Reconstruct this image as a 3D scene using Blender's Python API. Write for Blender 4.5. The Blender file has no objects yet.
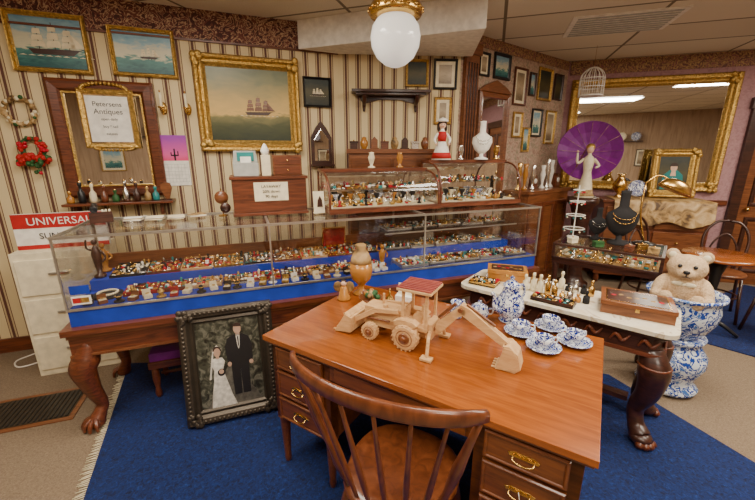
import bpy, bmesh, math, random
from mathutils import Matrix, Vector
R=random.Random(7)
pi=math.pi
def T(x,y,z=0): return Matrix.Translation((x,y,z))
def Rz(d): return Matrix.Rotation(math.radians(d),4,'Z')
def Rx(d): return Matrix.Rotation(math.radians(d),4,'X')
def Ry(d): return Matrix.Rotation(math.radians(d),4,'Y')
I=Matrix.Identity(4)
# ---------------------------------------------------------------- materials
def newmat(n):
    m=bpy.data.materials.new(n); m.use_nodes=True
    nt=m.node_tree; b=nt.nodes['Principled BSDF']
    return m,nt,b
def L(nt,a,b): nt.links.new(a,b)
def coords(nt,scale=(1,1,1),rot=(0,0,0),kind='Object'):
    tc=nt.nodes.new('ShaderNodeTexCoord'); mp=nt.nodes.new('ShaderNodeMapping')
    mp.inputs['Scale'].default_value=scale; mp.inputs['Rotation'].default_value=rot
    L(nt,tc.outputs[kind],mp.inputs['Vector']); return mp.outputs[0]
def ramp(nt,fac,stops,const=False):
    r=nt.nodes.new('ShaderNodeValToRGB'); cr=r.color_ramp
    if const: cr.interpolation='CONSTANT'
    while len(cr.elements)<len(stops): cr.elements.new(.5)
    for e,(p,c) in zip(cr.elements,stops):
        e.position=p; e.color=(c[0],c[1],c[2],1)
    L(nt,fac,r.inputs[0]); return r.outputs[0]
def noise(nt,vec,scale,detail=3,dist=0):
    n=nt.nodes.new('ShaderNodeTexNoise'); n.inputs['Scale'].default_value=scale
    n.inputs['Detail'].default_value=detail; n.inputs['Distortion'].default_value=dist
    L(nt,vec,n.inputs['Vector']); return n.outputs[0]
def bump(nt,b,h,s=.3,d=.01):
    n=nt.nodes.new('ShaderNodeBump'); n.inputs['Strength'].default_value=s; n.inputs['Distance'].default_value=d
    L(nt,h,n.inputs['Height']); L(nt,n.outputs[0],b.inputs['Normal'])
def plain(n,c,r=.5,metal=0,var=.12,ns=20,em=0,bs=0,coat=0):
    m,nt,b=newmat(n)
    v=coords(nt); f=noise(nt,v,ns)
    lo=[max(0,x*(1-var)) for x in c]; hi=[min(1,x*(1+var)) for x in c]
    L(nt,ramp(nt,f,[(.3,lo),(.7,hi)]),b.inputs['Base Color'])
    b.inputs['Roughness'].default_value=r; b.inputs['Metallic'].default_value=metal
    b.inputs['Coat Weight'].default_value=coat
    if em:
        b.inputs['Emission Color'].default_value=(*c,1); b.inputs['Emission Strength'].default_value=em
    if bs: bump(nt,b,f,bs,.02)
    return m
def wood(n,a,c,r=.35,sc=(3,30,30),coat=.2):
    m,nt,b=newmat(n)
    f=noise(nt,coords(nt,sc),1.6,6,1.2)
    L(nt,ramp(nt,f,[(.3,a),(.7,c)]),b.inputs['Base Color'])
    b.inputs['Roughness'].default_value=r; b.inputs['Coat Weight'].default_value=coat; b.inputs['Coat Roughness'].default_value=.12
    bump(nt,b,f,.06,.003); return m
def glass(n,tint=(1,1,1),k=.09):
    m,nt,b=newmat(n); nt.nodes.remove(b)
    t=nt.nodes.new('ShaderNodeBsdfTransparent'); t.inputs[0].default_value=(*tint,1)
    g=nt.nodes.new('ShaderNodeBsdfGlossy'); g.inputs['Roughness'].default_value=.03
    fr=nt.nodes.new('ShaderNodeLayerWeight'); fr.inputs[0].default_value=.25
    ma=nt.nodes.new('ShaderNodeMath'); ma.operation='MULTIPLY_ADD'; ma.inputs[1].default_value=.5; ma.inputs[2].default_value=k*.5
    L(nt,fr.outputs['Fresnel'],ma.inputs[0])
    mx=nt.nodes.new('ShaderNodeMixShader'); L(nt,ma.outputs[0],mx.inputs[0]); L(nt,t.outputs[0],mx.inputs[1]); L(nt,g.outputs[0],mx.inputs[2])
    L(nt,mx.outputs[0],nt.nodes['Material Output'].inputs[0]); return m
def stripes(n,per,stops):
    m,nt,b=newmat(n)
    tc=nt.nodes.new('ShaderNodeTexCoord'); sx=nt.nodes.new('ShaderNodeSeparateXYZ'); L(nt,tc.outputs['Object'],sx.inputs[0])
    d=nt.nodes.new('ShaderNodeMath'); d.operation='DIVIDE'; d.inputs[1].default_value=per; L(nt,sx.outputs[0],d.inputs[0])
    f=nt.nodes.new('ShaderNodeMath'); f.operation='FRACT'; L(nt,d.outputs[0],f.inputs[0])
    L(nt,ramp(nt,f.outputs[0],stops,True),b.inputs['Base Color']); b.inputs['Roughness'].default_value=.7; return m
def pattern(n,stops,scale,r=.4,metal=0,detail=2,dist=1,const=False,bs=0,em=0,mscale=(1,1,1)):
    m,nt,b=newmat(n); f=noise(nt,coords(nt,mscale),scale,detail,dist)
    c=ramp(nt,f,stops,const); L(nt,c,b.inputs['Base Color']); b.inputs['Roughness'].default_value=r; b.inputs['Metallic'].default_value=metal
    if bs: bump(nt,b,f,bs,.01)
    return m
def paintmat(n,stops,amt=.18,ns=9):
    m,nt,b=newmat(n)
    tc=nt.nodes.new('ShaderNodeTexCoord'); sx=nt.nodes.new('ShaderNodeSeparateXYZ'); L(nt,tc.outputs['Generated'],sx.inputs[0])
    f=noise(nt,coords(nt,(1,1,2.5),kind='Generated'),ns*.5,5,.8)
    ma=nt.nodes.new('ShaderNodeMath'); ma.operation='MULTIPLY_ADD'; ma.inputs[1].default_value=amt*2; 
    L(nt,f,ma.inputs[0]); 
    sb=nt.nodes.new('ShaderNodeMath'); sb.operation='SUBTRACT'; sb.inputs[1].default_value=amt; L(nt,sx.outputs[2],sb.inputs[0]); L(nt,sb.outputs[0],ma.inputs[2])
    L(nt,ramp(nt,ma.outputs[0],stops),b.inputs['Base Color']); b.inputs['Roughness'].default_value=.35; return m
CREAM=(.70,.57,.33)
M_={}
M_['stripe']=stripes('striped_wallpaper',.115,[(0,CREAM),(.40,(.10,.025,.02)),(.44,(.54,.42,.24)),(.54,(.12,.045,.03)),(.70,(.54,.42,.24)),(.80,(.10,.025,.02)),(.84,CREAM)])
M_['floral']=pattern('floral_wallpaper',[(.35,(.32,.20,.15)),(.5,(.52,.37,.28)),(.62,(.26,.22,.15)),(.8,(.58,.46,.34))],22,.8)
M_['mauve']=pattern('mauve_wallpaper',[(.35,(.34,.18,.20)),(.6,(.44,.25,.26)),(.75,(.36,.23,.22))],30,.8)
M_['border']=pattern('scroll_border',[(0,(.06,.015,.013)),(.44,(.16,.04,.03)),(.50,(.46,.31,.18)),(.56,(.14,.035,.025))],13,.7,dist=3,const=True)
M_['goldborder']=pattern('gold_border',[(0,(.16,.07,.06)),(.48,(.46,.31,.13)),(.56,(.24,.09,.09))],16,.7,dist=3,const=True)
M_['carpet']=pattern('beige_carpet',[(.3,(.14,.095,.06)),(.7,(.27,.20,.13))],120,.95,detail=4,bs=.5)
M_['rug']=pattern('navy_rug_pile',[(.3,(.001,.004,.030)),(.6,(.002,.017,.11)),(.8,(.010,.05,.22))],60,.95,detail=5,bs=.6)
M_['white']=plain('white_paint',(.82,.79,.72),.6)
M_['cream']=plain('cream_paper',(.80,.71,.50),.7)
M_['blackp']=plain('black_paint',(.010,.010,.012),.35)
M_['velvet']=plain('black_velvet',(.010,.009,.010),.9)
M_['bluec']=plain('blue_cloth',(.004,.035,.36),.75,var=.25,ns=8)
M_['gold']=plain('gold_leaf',(.54,.34,.09),.38,.8,.35,60,bs=.5)
M_['brass']=plain('brass',(.68,.43,.13),.25,1)
M_['silver']=plain('silver',(.70,.69,.66),.22,1)
M_['chrome']=plain('aluminium_edge',(.62,.61,.57),.3,.9)
M_['darkwood']=wood('dark_mahogany',(.020,.006,.004),(.07,.022,.012))
M_['redwood']=wood('red_mahogany',(.065,.016,.006),(.19,.05,.018))
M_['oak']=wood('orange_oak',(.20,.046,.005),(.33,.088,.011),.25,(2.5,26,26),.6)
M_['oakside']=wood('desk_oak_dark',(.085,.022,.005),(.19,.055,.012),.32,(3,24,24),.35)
M_['chairw']=wood('chair_walnut',(.080,.019,.006),(.19,.054,.017),.32,(14,14,5),.4)
M_['pine']=wood('pine_toy',(.52,.28,.11),(.70,.45,.22),.5,(6,30,30),.05)
M_['pinedark']=wood('stained_slats',(.20,.03,.03),(.34,.07,.05),.5)
M_['medwood']=wood('medium_wood',(.11,.032,.010),(.26,.09,.030))
M_['glass']=glass('clear_glass')
M_['mirror']=plain('mirror_silver',(.84,.86,.86),.02,1,.01)
M_['marble']=pattern('cream_marble',[(.3,(.70,.60,.40)),(.55,(.78,.72,.58)),(.62,(.50,.38,.25)),(.7,(.76,.70,.54))],6,.2,detail=6,dist=2)
M_['china']=pattern('blue_white_china',[(0,(.78,.80,.82)),(.46,(.006,.02,.19)),(.56,(.72,.76,.82)),(.63,(.02,.06,.34))],42,.12,dist=1.2,const=True)
M_['chinabig']=pattern('blue_white_porcelain',[(0,(.68,.74,.80)),(.46,(.015,.06,.33)),(.55,(.62,.71,.80)),(.60,(.06,.16,.46))],17,.12,dist=1.6,const=True)
M_['fur']=pattern('teddy_fur',[(.3,(.46,.30,.16)),(.7,(.72,.53,.33))],90,.95,detail=5,bs=.8)
M_['purple']=plain('purple_silk',(.19,.008,.22),.5)
M_['red']=plain('red_velvet',(.42,.008,.008),.7)
M_['skin']=plain('bisque',(.72,.46,.32),.5)
M_['photoskin']=plain('photo_skin_tone',(.42,.27,.19),.4)
M_['photodress']=plain('photo_dress_tone',(.55,.52,.46),.4,var=.3,ns=40)
M_['ivory']=plain('ivory',(.76,.67,.46),.4)
M_['hair']=plain('brown_hair',(.035,.014,.008),.6)
M_['green']=plain('green_leaf',(.02,.09,.02),.6)
M_['goldcloth']=pattern('gold_brocade',[(.35,(.08,.04,.012)),(.5,(.38,.23,.08)),(.7,(.60,.43,.22))],9,.55,detail=5)
M_['grey']=plain('grey_plastic',(.40,.41,.38),.5)
M_['tray']=pattern('tray_velvet_red',[(.4,(.26,.005,.006)),(.6,(.38,.01,.01))],20,.8)
M_['globe']=plain('opal_glass',(.84,.82,.76),.12,em=.6,var=.01)
M_['lightpanel']=plain('fluorescent_diffuser',(1,.95,.85),.5,em=6,var=.01)
M_['amber']=plain('amber_glass',(.42,.18,.035),.15)
M_['teal']=plain('turquoise',(.02,.22,.22),.3)
M_['gem']=plain('ruby_gem',(.5,.01,.03),.1)
M_['sky']=paintmat('painting_sea_sky',[(.15,(.012,.09,.10)),(.38,(.07,.24,.22)),(.44,(.64,.62,.44)),(.60,(.56,.56,.44)),(.72,(.26,.44,.52)),(.95,(.12,.28,.42))],.24,12)
M_['seagold']=paintmat('painting_sunset_sea',[(.12,(.014,.026,.014)),(.28,(.06,.07,.02)),(.38,(.20,.18,.06)),(.42,(.72,.48,.14)),(.58,(.50,.36,.12)),(.75,(.22,.23,.12)),(.95,(.09,.12,.08))],.12)
M_['darkpaint']=paintmat('painting_dark',[(.1,(.01,.015,.01)),(.5,(.08,.07,.03)),(.8,(.02,.03,.025))])
M_['sepia']=paintmat('painting_sepia',[(.1,(.12,.08,.04)),(.5,(.46,.36,.23)),(.9,(.22,.17,.11))])
M_['pinkpic']=paintmat('calendar_desert',[(.3,(.02,.01,.02)),(.42,(.72,.03,.08)),(.62,(.78,.10,.34)),(.95,(.34,.06,.44))],.05)
M_['photo']=pattern('wedding_photo_foliage',[(.35,(.010,.010,.007)),(.5,(.05,.052,.036)),(.62,(.15,.145,.11)),(.75,(.035,.035,.025))],26,.3,detail=6,dist=1)
M_['path']=plain('photo_path',(.10,.092,.075),.35,var=.5,ns=30)
M_['vent']=plain('pewter_relief',(.07,.055,.04),.4,.6)
M_['panel']=wood('wall_panelling',(.30,.19,.11),(.46,.32,.20),.6,(12,12,1),0)
def tilemat():
    m,nt,b=newmat('ceiling_tiles'); v=coords(nt,rot=(0,0,math.radians(17.4)))
    br=nt.nodes.new('ShaderNodeTexBrick'); br.offset=0; br.inputs['Scale'].default_value=1
    br.inputs['Brick Width'].default_value=1.22; br.inputs['Row Height'].default_value=.61; br.inputs['Mortar Size'].default_value=.014
    br.inputs['Color1'].default_value=(.78,.71,.58,1); br.inputs['Color2'].default_value=(.68,.61,.49,1); br.inputs['Mortar'].default_value=(.20,.16,.11,1)
    L(nt,v,br.inputs['Vector']); L(nt,br.outputs[0],b.inputs['Base Color']); b.inputs['Roughness'].default_value=.9
    bump(nt,b,noise(nt,v,90,4),.4,.01); return m
M_['tile']=tilemat()
# ---------------------------------------------------------------- builder
def catmull(P,n=6):
    P=[Vector(p) for p in P]; out=[]
    Q=[P[0]*2-P[1]]+P+[P[-1]*2-P[-2]]
    for i in range(1,len(Q)-2):
        a,b,c,d=Q[i-1:i+3]
        for k in range(n):
            t=k/n
            out.append(.5*((2*b)+(c-a)*t+(2*a-5*b+4*c-d)*t*t+(3*b-a-3*c+d)*t**3))
    out.append(P[-1]); return out
class B:
    def __init__(s,name,M=I): s.n=name;s.M=M;s.V=[];s.F=[];s.MI=[];s.S=[];s.mats=[];s.X=I
    def add(s,vs,fs,mat,smooth=False,X=None):
        m=M_[mat]
        if m not in s.mats: s.mats.append(m)
        k=s.mats.index(m); o=len(s.V); X=s.X@(X if X is not None else I)
        s.V+= [X@Vector(v) for v in vs]
        for f in fs: s.F.append([i+o for i in f]); s.MI.append(k); s.S.append(smooth)
    def box(s,c,d,mat,X=None):
        x,y,z=c;a,b,e=d[0]/2,d[1]/2,d[2]/2
        vs=[(x+i*a,y+j*b,z+k*e) for i in(-1,1) for j in(-1,1) for k in(-1,1)]
        s.add(vs,[(0,1,3,2),(4,6,7,5),(0,4,5,1),(2,3,7,6),(0,2,6,4),(1,5,7,3)],mat,False,X)
    def b2(s,x0,x1,y0,y1,z0,z1,mat,X=None): s.box(((x0+x1)/2,(y0+y1)/2,(z0+z1)/2),(x1-x0,y1-y0,z1-z0),mat,X)
    def lathe(s,prof,mat,c=(0,0,0),seg=20,X=None,smooth=True,sx=1,sy=1):
        vs=[];fs=[];n=len(prof)
        for r,z in prof:
            for k in range(seg):
                a=2*pi*k/seg; vs.append((c[0]+r*math.cos(a)*sx,c[1]+r*math.sin(a)*sy,c[2]+z))
        for i in range(n-1):
            for k in range(seg):
                k2=(k+1)%seg; fs.append((i*seg+k,i*seg+k2,(i+1)*seg+k2,(i+1)*seg+k))
        if prof[0][0]>1e-4: fs.append(tuple(range(seg))[::-1])
        if prof[-1][0]>1e-4: fs.append(tuple((n-1)*seg+k for k in range(seg)))
        s.add(vs,fs,mat,smooth,X)
    def cyl(s,c,r,h,mat,seg=16,X=None,r2=None):
        s.lathe([(r,0),(r if r2 is None else r2,h)],mat,c,seg,X,False)
    def sph(s,c,r,mat,seg=12,X=None):
        if not isinstance(r,tuple): r=(r,r,r)
        rings=max(4,seg//2)
        prof=[(math.sin(pi*i/rings),-math.cos(pi*i/rings)) for i in range(rings+1)]
        vs=[];fs=[]
        for pr,pz in prof:
            for k in range(seg):
                a=2*pi*k/seg; vs.append((c[0]+r[0]*pr*math.cos(a),c[1]+r[1]*pr*math.sin(a),c[2]+r[2]*pz))
        for i in range(rings):
            for k in range(seg):
                k2=(k+1)%seg; fs.append((i*seg+k,i*seg+k2,(i+1)*seg+k2,(i+1)*seg+k))
        s.add(vs,fs,mat,True,X)
    def tube(s,P,r,mat,seg=8,X=None,sm=0,closed=False):
        P=[Vector(p) for p in P]
        if sm:
            n0=len(P); P2=catmull(P,sm)
            if isinstance(r,(list,tuple)):
                r=[r[min(n0-1,int(i/sm))]*(1-(i/sm)%1)+r[min(n0-1,int(i/sm)+1)]*((i/sm)%1) for i in range(len(P2))]
            P=P2
        if not isinstance(r,(list,tuple)): r=[r]*len(P)
        vs=[];fs=[];N=len(P); up=None
        for i,p in enumerate(P):
            if closed: t=(P[(i+1)%N]-P[i-1])
            else: t=(P[min(i+1,N-1)]-P[max(i-1,0)])
            t.normalize()
            if up is None:
                up=Vector((0,0,1)) if abs(t.z)<.9 else Vector((1,0,0))
            a=t.cross(up)
            if a.length<1e-5: a=t.orthogonal()
            a.normalize(); b=a.cross(t).normalized(); up=b
            for k in range(seg):
                w=2*pi*k/seg; vs.append(p+(a*math.cos(w)+b*math.sin(w))*r[i])
        for i in range(N if closed else N-1):
            j=(i+1)%N
            for k in range(seg):
                k2=(k+1)%seg; fs.append((i*seg+k,i*seg+k2,j*seg+k2,j*seg+k))
        if not closed: fs.append(tuple(range(seg))[::-1]); fs.append(tuple((N-1)*seg+k for k in range(seg)))
        s.add(vs,fs,mat,True,X)
    def ring(s,c,R_,r,mat,X=None,seg=16,rs=6):
        s.tube([(c[0]+R_*math.cos(2*pi*k/seg),c[1]+R_*math.sin(2*pi*k/seg),c[2]) for k in range(seg)],r,mat,rs,X,closed=True)
    def prism(s,poly,z0,z1,mat,X=None,smooth=False):
        n=len(poly); vs=[(x,y,z0) for x,y in poly]+[(x,y,z1) for x,y in poly]
        fs=[tuple(range(n))[::-1],tuple(range(n,2*n))]+[(i,(i+1)%n,n+(i+1)%n,n+i) for i in range(n)]
        s.add(vs,fs,mat,smooth,X)
    def xz(s,poly,y0,y1,mat,X=None):
        s.prism(poly,-y1,-y0,mat,(X if X is not None else I)@Rx(90))
    def frame(s,x0,x1,z0,z1,prof,mat,X=None):
        vs=[];fs=[]
        for i,y in prof: vs+=[(x0+i,y,z0+i),(x1-i,y,z0+i),(x1-i,y,z1-i),(x0+i,y,z1-i)]
        for j in range(len(prof)-1):
            for k in range(4):
                k2=(k+1)%4; fs.append((j*4+k,j*4+k2,j*4+4+k2,j*4+4+k))
        s.add(vs,fs,mat,False,X)
    def done(s,bevel=0,fix=True):
        me=bpy.data.meshes.new(s.n); me.from_pydata(s.V,[],s.F)
        for m in s.mats: me.materials.append(m)
        for p,k,sm in zip(me.polygons,s.MI,s.S): p.material_index=k; p.use_smooth=sm
        if fix:
            bm=bmesh.new(); bm.from_mesh(me); bmesh.ops.recalc_face_normals(bm,faces=bm.faces); bm.to_mesh(me); bm.free()
        ob=bpy.data.objects.new(s.n,me); bpy.context.collection.objects.link(ob); ob.matrix_world=s.M
        if bevel:
            b=ob.modifiers.new('bevel','BEVEL'); b.width=bevel; b.segments=2; b.limit_method='ANGLE'; b.angle_limit=math.radians(50)
        return ob
def text(par,txt,size,X,mat,name='lettering',align='CENTER'):
    c=bpy.data.curves.new(name,'FONT'); c.body=txt; c.size=size; c.align_x=align; c.align_y='CENTER'; c.extrude=.0005
    c.materials.append(M_[mat]); o=bpy.data.objects.new(name,c); bpy.context.collection.objects.link(o)
    o.parent=par; o.matrix_local=X@Rx(90); return o
# ---------------------------------------------------------------- frames of reference
WA=T(-1.26,3.373)@Rz(20.5); WC=T(-.37,3.705)@Rz(4.65); WE=T(.80,3.80)@Rz(36.87); WB=T(2.44,5.03)@Rz(-17.4)
CS=T(-1.71,1.83)@Rz(20.5); DK=T(-.553,1.561)@Rz(-32); MT=T(.56,2.37)@Rz(-39.7)
H=2.72
# ---------------------------------------------------------------- room shell
b=B('floor'); b.b2(-6,7.5,-4,6.5,-.1,0,'carpet'); b.done()
b=B('ceiling'); b.b2(-6,7.5,-4,6.5,H,H+.1,'tile'); b.done()
b=B('wall_left',WA); b.b2(-3.4,.95,0,.1,0,H,'stripe'); b.done()
b=B('wall_back',WC); b.b2(0,1.174,0,.1,0,H,'stripe'); b.done()
b=B('wall_passage',WE); b.b2(0,2.05,0,.1,0,H,'floral'); b.done()
b=B('wall_right',WB); b.b2(0,4.1,0,.1,0,H,'mauve'); b.done()
def wall2(n,p,q,mat):
    d=Vector((q[0]-p[0],q[1]-p[1])); a=math.degrees(math.atan2(d.y,d.x))
    b=B(n,T(p[0],p[1])@Rz(a)); b.b2(0,d.length,0,.1,0,H,mat); return b.done()
wall2('wall_far_right',(6.35,3.80),(5.2,-2.6),'panel')
wall2('wall_front',(5.2,-2.6),(-3.6,-2.6),'panel')
wall2('wall_far_left',(-3.6,-2.6),(-4.44,2.18),'stripe')
b=B('trim_left',WA); b.b2(-3.4,.95,-.012,0,2.50,H,'border'); b.b2(-3.4,.95,-.02,0,2.485,2.50,'redwood'); b.done()
b=B('trim_back',WC); b.b2(0.02,1.16,-.012,0,2.50,H,'border'); b.done()
b=B('trim_passage',WE); b.b2(0.02,2.03,-.012,0,2.62,H,'goldborder'); b.done()
b=B('trim_right',WB); b.b2(0.02,4,-.012,0,2.56,H,'goldborder'); b.b2(0.02,1.95,-.03,0,.98,1.04,'redwood');b.done()
b=B('baseboard_left',WA); b.b2(-3.4,.93,-.02,0,0,.12,'redwood'); b.done()
b=B('baseboard_right',WB); b.b2(0.05,1.95,-.02,0,0,.12,'redwood'); b.done()
b=B('ceiling_soffit'); b.prism([(-.70,3.53),(.80,2.98),(.90,3.77),(.79,3.78),(-.35,3.69)],2.49,H-.001,'white'); b.done(.004)
b=B('door_1',WB)
b.b2(1.97,2.07,-.05,-.001,0,2.15,'darkwood'); b.b2(2.95,3.05,-.05,-.001,0,2.15,'darkwood'); b.b2(1.95,3.07,-.06,-.001,2.10,2.22,'darkwood')
b.b2(2.07,2.95,-.03,-.001,0,2.10,'medwood')
for z0,z1 in((.15,.85),(.98,1.98)):
    for x0,x1 in((2.15,2.47),(2.55,2.87)): b.frame(x0,x1,z0,z1,[(0,-.03),(.01,-.045),(.03,-.045),(.05,-.033)],'darkwood'); 
b.sph((2.14,-.07,.95),.028,'brass'); b.done(.003)
b=B('wood_pilaster',WE)
b.b2(.03,.22,-.05,-.001,0,2.6,'medwood'); b.b2(.015,.235,-.07,-.001,0,.16,'medwood'); b.b2(.015,.235,-.07,-.013,2.52,2.62,'medwood')
for i in range(4): b.b2(.055+i*.04,.07+i*.04,-.06,-.05,.25,2.45,'darkwood')
b.done(.003)
def troffer(x,y,rz,w=1.2,d=.6,pw=45):
    b=B('ceiling_light',T(x,y,H)@Rz(rz)); b.frame(-w/2,w/2,-d/2,d/2,[(0,0),(.0,.012),(.025,.012),(.03,.004)],'white',Rx(90)); 
    b.b2(-w/2+.02,w/2-.02,-d/2+.02,d/2-.02,-.006,-.001,'lightpanel'); b.done()
    l=bpy.data.lights.new('ceiling_light_lamp','AREA'); l.shape='RECTANGLE'; l.size=w; l.size_y=d; l.energy=pw; l.color=(1,.88,.72)
    o=bpy.data.objects.new('ceiling_light_lamp',l); bpy.context.collection.objects.link(o); o.matrix_world=T(x,y,H-.03)@Rz(rz)
troffer(-1.5,.6,-17.4,pw=44); troffer(.6,.2,-17.4,pw=36); troffer(2.6,1.0,-17.4,pw=50); troffer(-.9,1.9,-17.4,w=.6,pw=26); troffer(1.7,2.0,-17.4,w=.6,pw=38)
troffer(4.3,2.3,-17.4,pw=75); troffer(1.2,-1.4,-17.4,pw=50)
b=B('ceiling_vent_panel',T(2.15,3.6,H)@Rz(-17.4)); b.b2(-.42,.42,-.28,.28,-.012,0,'white'); 
for i in range(9): b.b2(-.38,.38,-.25+i*.06,-.22+i*.06,-.016,-.012,'grey')
b.done()
b=B('pendant_globe_lamp',T(.115,2.58,0))
b.lathe([(0,H),(.155,H),(.16,H-.03),(.12,H-.06),(.09,H-.09),(.085,H-.14),(.11,H-.18),(.15,H-.21),(.165,H-.235),(.168,H-.27),(.16,H-.285),(.10,H-.29),(0,H-.29)],'brass',seg=32)
b.lathe([(.10,H-.285),(.12,H-.30),(.148,H-.34),(.160,H-.40),(.152,H-.46),(.12,H-.52),(.07,H-.56),(.03,H-.575),(0,H-.578)],'globe',seg=32)
for k in range(22):
    a=2*pi*k/22; b.sph((.168*math.cos(a),.168*math.sin(a),H-.255),.012,'brass',8)
b.done()
# ---------------------------------------------------------------- rugs & floor things
b=B('navy_rug'); P=[(-1.95,2.50),(-1.05,.62),(2.35,.62),(1.72,2.35),(.9,2.62)]
b.prism(P,.001,.012,'rug')
a0=Vector((-1.95,2.50,0));a1=Vector((-1.05,.62,0)); n=Vector((-.90,-.43,0))
for i in range(150):
    p=a0.lerp(a1,(i+.5)/150); q=p+n*(.035+R.random()*.02)+Vector((R.uniform(-.01,.01),R.uniform(-.01,.01),0))
    b.tube([(p.x,p.y,.008),(q.x,q.y,.004)],.0025,'ivory',4)
b.done()
b=B('blue_carpet_runner'); b.prism([(2.55,3.15),(3.3,2.35),(5.6,3.1),(4.6,4.25)],.001,.010,'rug'); b.done()
b=B('floor_vent',T(-2.27,1.95,.0)@Rz(20)); b.b2(-.33,.33,-.18,.18,.001,.008,'medwood')
b.b2(-.30,.30,-.15,.15,.008,.010,'vent')
for i in range(22): b.b2(-.29+i*.027,-.278+i*.027,-.14,.14,.010,.014,'blackp')
b.done()
b=B('power_cord',WA@T(-1.68,0,0)); b.b2(-.04,.04,-.012,-.001,.30,.42,'white')
b.tube([(0,-.02,.35),(.03,-.08,.30),(.02,-.09,.12),(-.02,-.10,.01),(-.12,-.22,.008),(-.05,-.34,.008),(.08,-.28,.008),(.06,-.16,.008)],.006,'white',6,sm=5); b.done()
# ---------------------------------------------------------------- wall A pictures
def painting(name,F,x0,x1,z0,z1,fw,fm,canvas,deco=None,th=.035,orn=False,matte=0):
    b=B(name,F@T((x0+x1)/2,-.004,(z0+z1)/2)); w=(x1-x0)/2;h=(z1-z0)/2
    b.frame(-w,w,-h,h,[(0,0),(0,-th*.7),(fw*.15,-th),(fw*.35,-th*.9),(fw*.5,-th*.6),(fw*.7,-th*.65),(fw*.9,-th*.4),(fw,-th*.3),(fw,0)],fm)
    b.b2(-w+fw*.9,w-fw*.9,-th*.25,0,-h+fw*.9,h-fw*.9,canvas if not matte else 'cream')
    if matte: b.b2(-w+fw+matte,w-fw-matte,-th*.27,0,-h+fw+matte,h-fw-matte,canvas)
    if orn:
        for sx in(-1,1):
            for sz in(-1,1):
                for k in range(5):
                    b.sph((sx*(w-fw*.5)+R.uniform(-.4,.4)*fw,-th*.9,sz*(h-fw*.5)+R.uniform(-.4,.4)*fw),(fw*.32,fw*.15,fw*.32),fm,8)
        n=int(w*2/(fw*.45))
        for k in range(n):
            x=-w+fw*.3+(2*w-fw*.6)*k/(n-1)
            for sz in(-1,1): b.sph((x,-th*.85,sz*(h-fw*.25)),(fw*.17,fw*.10,fw*.14),fm,6)
        n=int(h*2/(fw*.45))
        for k in range(n):
            z=-h+fw*.3+(2*h-fw*.6)*k/(n-1)
            for sx in(-1,1): b.sph((sx*(w-fw*.25),-th*.85,z),(fw*.14,fw*.10,fw*.17),fm,6)
    if deco: deco(b,-th*.25)
    return b.done()
def ship(cx,cz,s,sail='ivory'):
    def f(b,y):
        X=T(cx,0,cz)@Matrix.Scale(s,4)
        y0=(y-.003)/s; y1=y/s
        b.xz([(-.5,.02),(-.42,-.09),(.38,-.09),(.52,.03),(.7,.08),(.5,.045)],y0,y1,'darkwood',X)
        for k in range(9): b.xz([(-.7+k*.17,-.13),(-.62+k*.17,-.105),(-.55+k*.17,-.13)],y0,y1,'ivory',X)
        for mx,hh in((-.28,.5),(.03,.62),(.32,.5)):
            b.xz([(mx-.006,0),(mx+.006,0),(mx+.006,hh),(mx-.006,hh)],y0,y1,'darkwood',X)
            z=.06
            for k,w in enumerate((.15,.12,.085)):
                g=hh*.26
                b.xz([(mx-w,z),(mx,z+.02),(mx+w*.8,z+.01),(mx+w*.85,z+g*.5),(mx+w*.75,z+g),(mx-w*.75,z+g),(mx-w*1.02,z+g*.5)],y0-.001/s,y1-.001/s,sail,X); z+=g+.02*hh
        b.xz([(.36,.08),(.66,.08),(.36,.42)],y0-.001/s,y1-.001/s,sail,X)
    return f
painting('ship_painting',WA,-1.46,-.98,2.18,2.58,.035,'gold','sky',ship(.02,-.05,.30))
painting('ship_painting',WA,-.85,-.40,2.19,2.54,.03,'gold','sky',ship(.03,-.03,.12))
painting('large_ship_painting',WA,-.29,.57,1.62,2.40,.095,'gold','seagold',ship(.06,-.06,.22,'medwood'),.07,True)
painting('landscape_painting',WA,.61,.87,2.02,2.28,.02,'blackp','darkpaint',ship(0,-.02,.1))
b=B('wall_mirror',WA@T(-.95,-.004,1.70))
b.frame(-.35,.35,-.445,.445,[(0,0),(0,-.03),(.02,-.045),(.07,-.04),(.085,-.025),(.09,0)],'redwood')
b.frame(-.262,.262,-.357,.357,[(0,-.02),(.0,-.03),(.012,-.03),(.014,-.01)],'gold')
b.b2(-.26,.26,-.012,0,-.355,.355,'mirror'); b.done()
b=B('gilt_framed_shop_sign',WA@T(-.925,-.035,1.86))
b.frame(-.185,.185,-.22,.22,[(0,0),(0,-.02),(.01,-.03),(.035,-.02),(.04,-.008)],'gold'); b.b2(-.165,.165,-.010,0,-.2,.2,'goldcloth'); b.b2(-.14,.14,-.012,-.009,-.17,.17,'white')
for k in range(18):
    a=pi*k/17; b.sph((.15*math.cos(a),-.025,.215+.045*math.sin(a)),.015,'gold',6); b.sph((.13*math.cos(a),-.025,-.215-.02*math.sin(a)),.012,'gold',6)
o=b.done()
for i,(t_,s_) in enumerate((('Petersens',.055),('Antiques',.06),('open daily',.03),('buy * sell',.03),('estates',.03))):
    text(o,t_,s_*.9,T(0,-.0135,.11-i*.055),'blackp')
b=B('wall_calendar',WA@T(-.51,-.003,1.54)); b.b2(-.10,.10,-.006,0,0,.21,'pinkpic'); b.b2(-.10,.10,-.007,0,-.21,0,'white')
for i in range(6):
    b.b2(-.09,.09,-.009,-.007,-.03-i*.03,-.028-i*.03,'grey')
for i in range(8): b.b2(-.09+i*.0255,-.0885+i*.0255,-.009,-.007,-.18,-.03,'grey')
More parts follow.
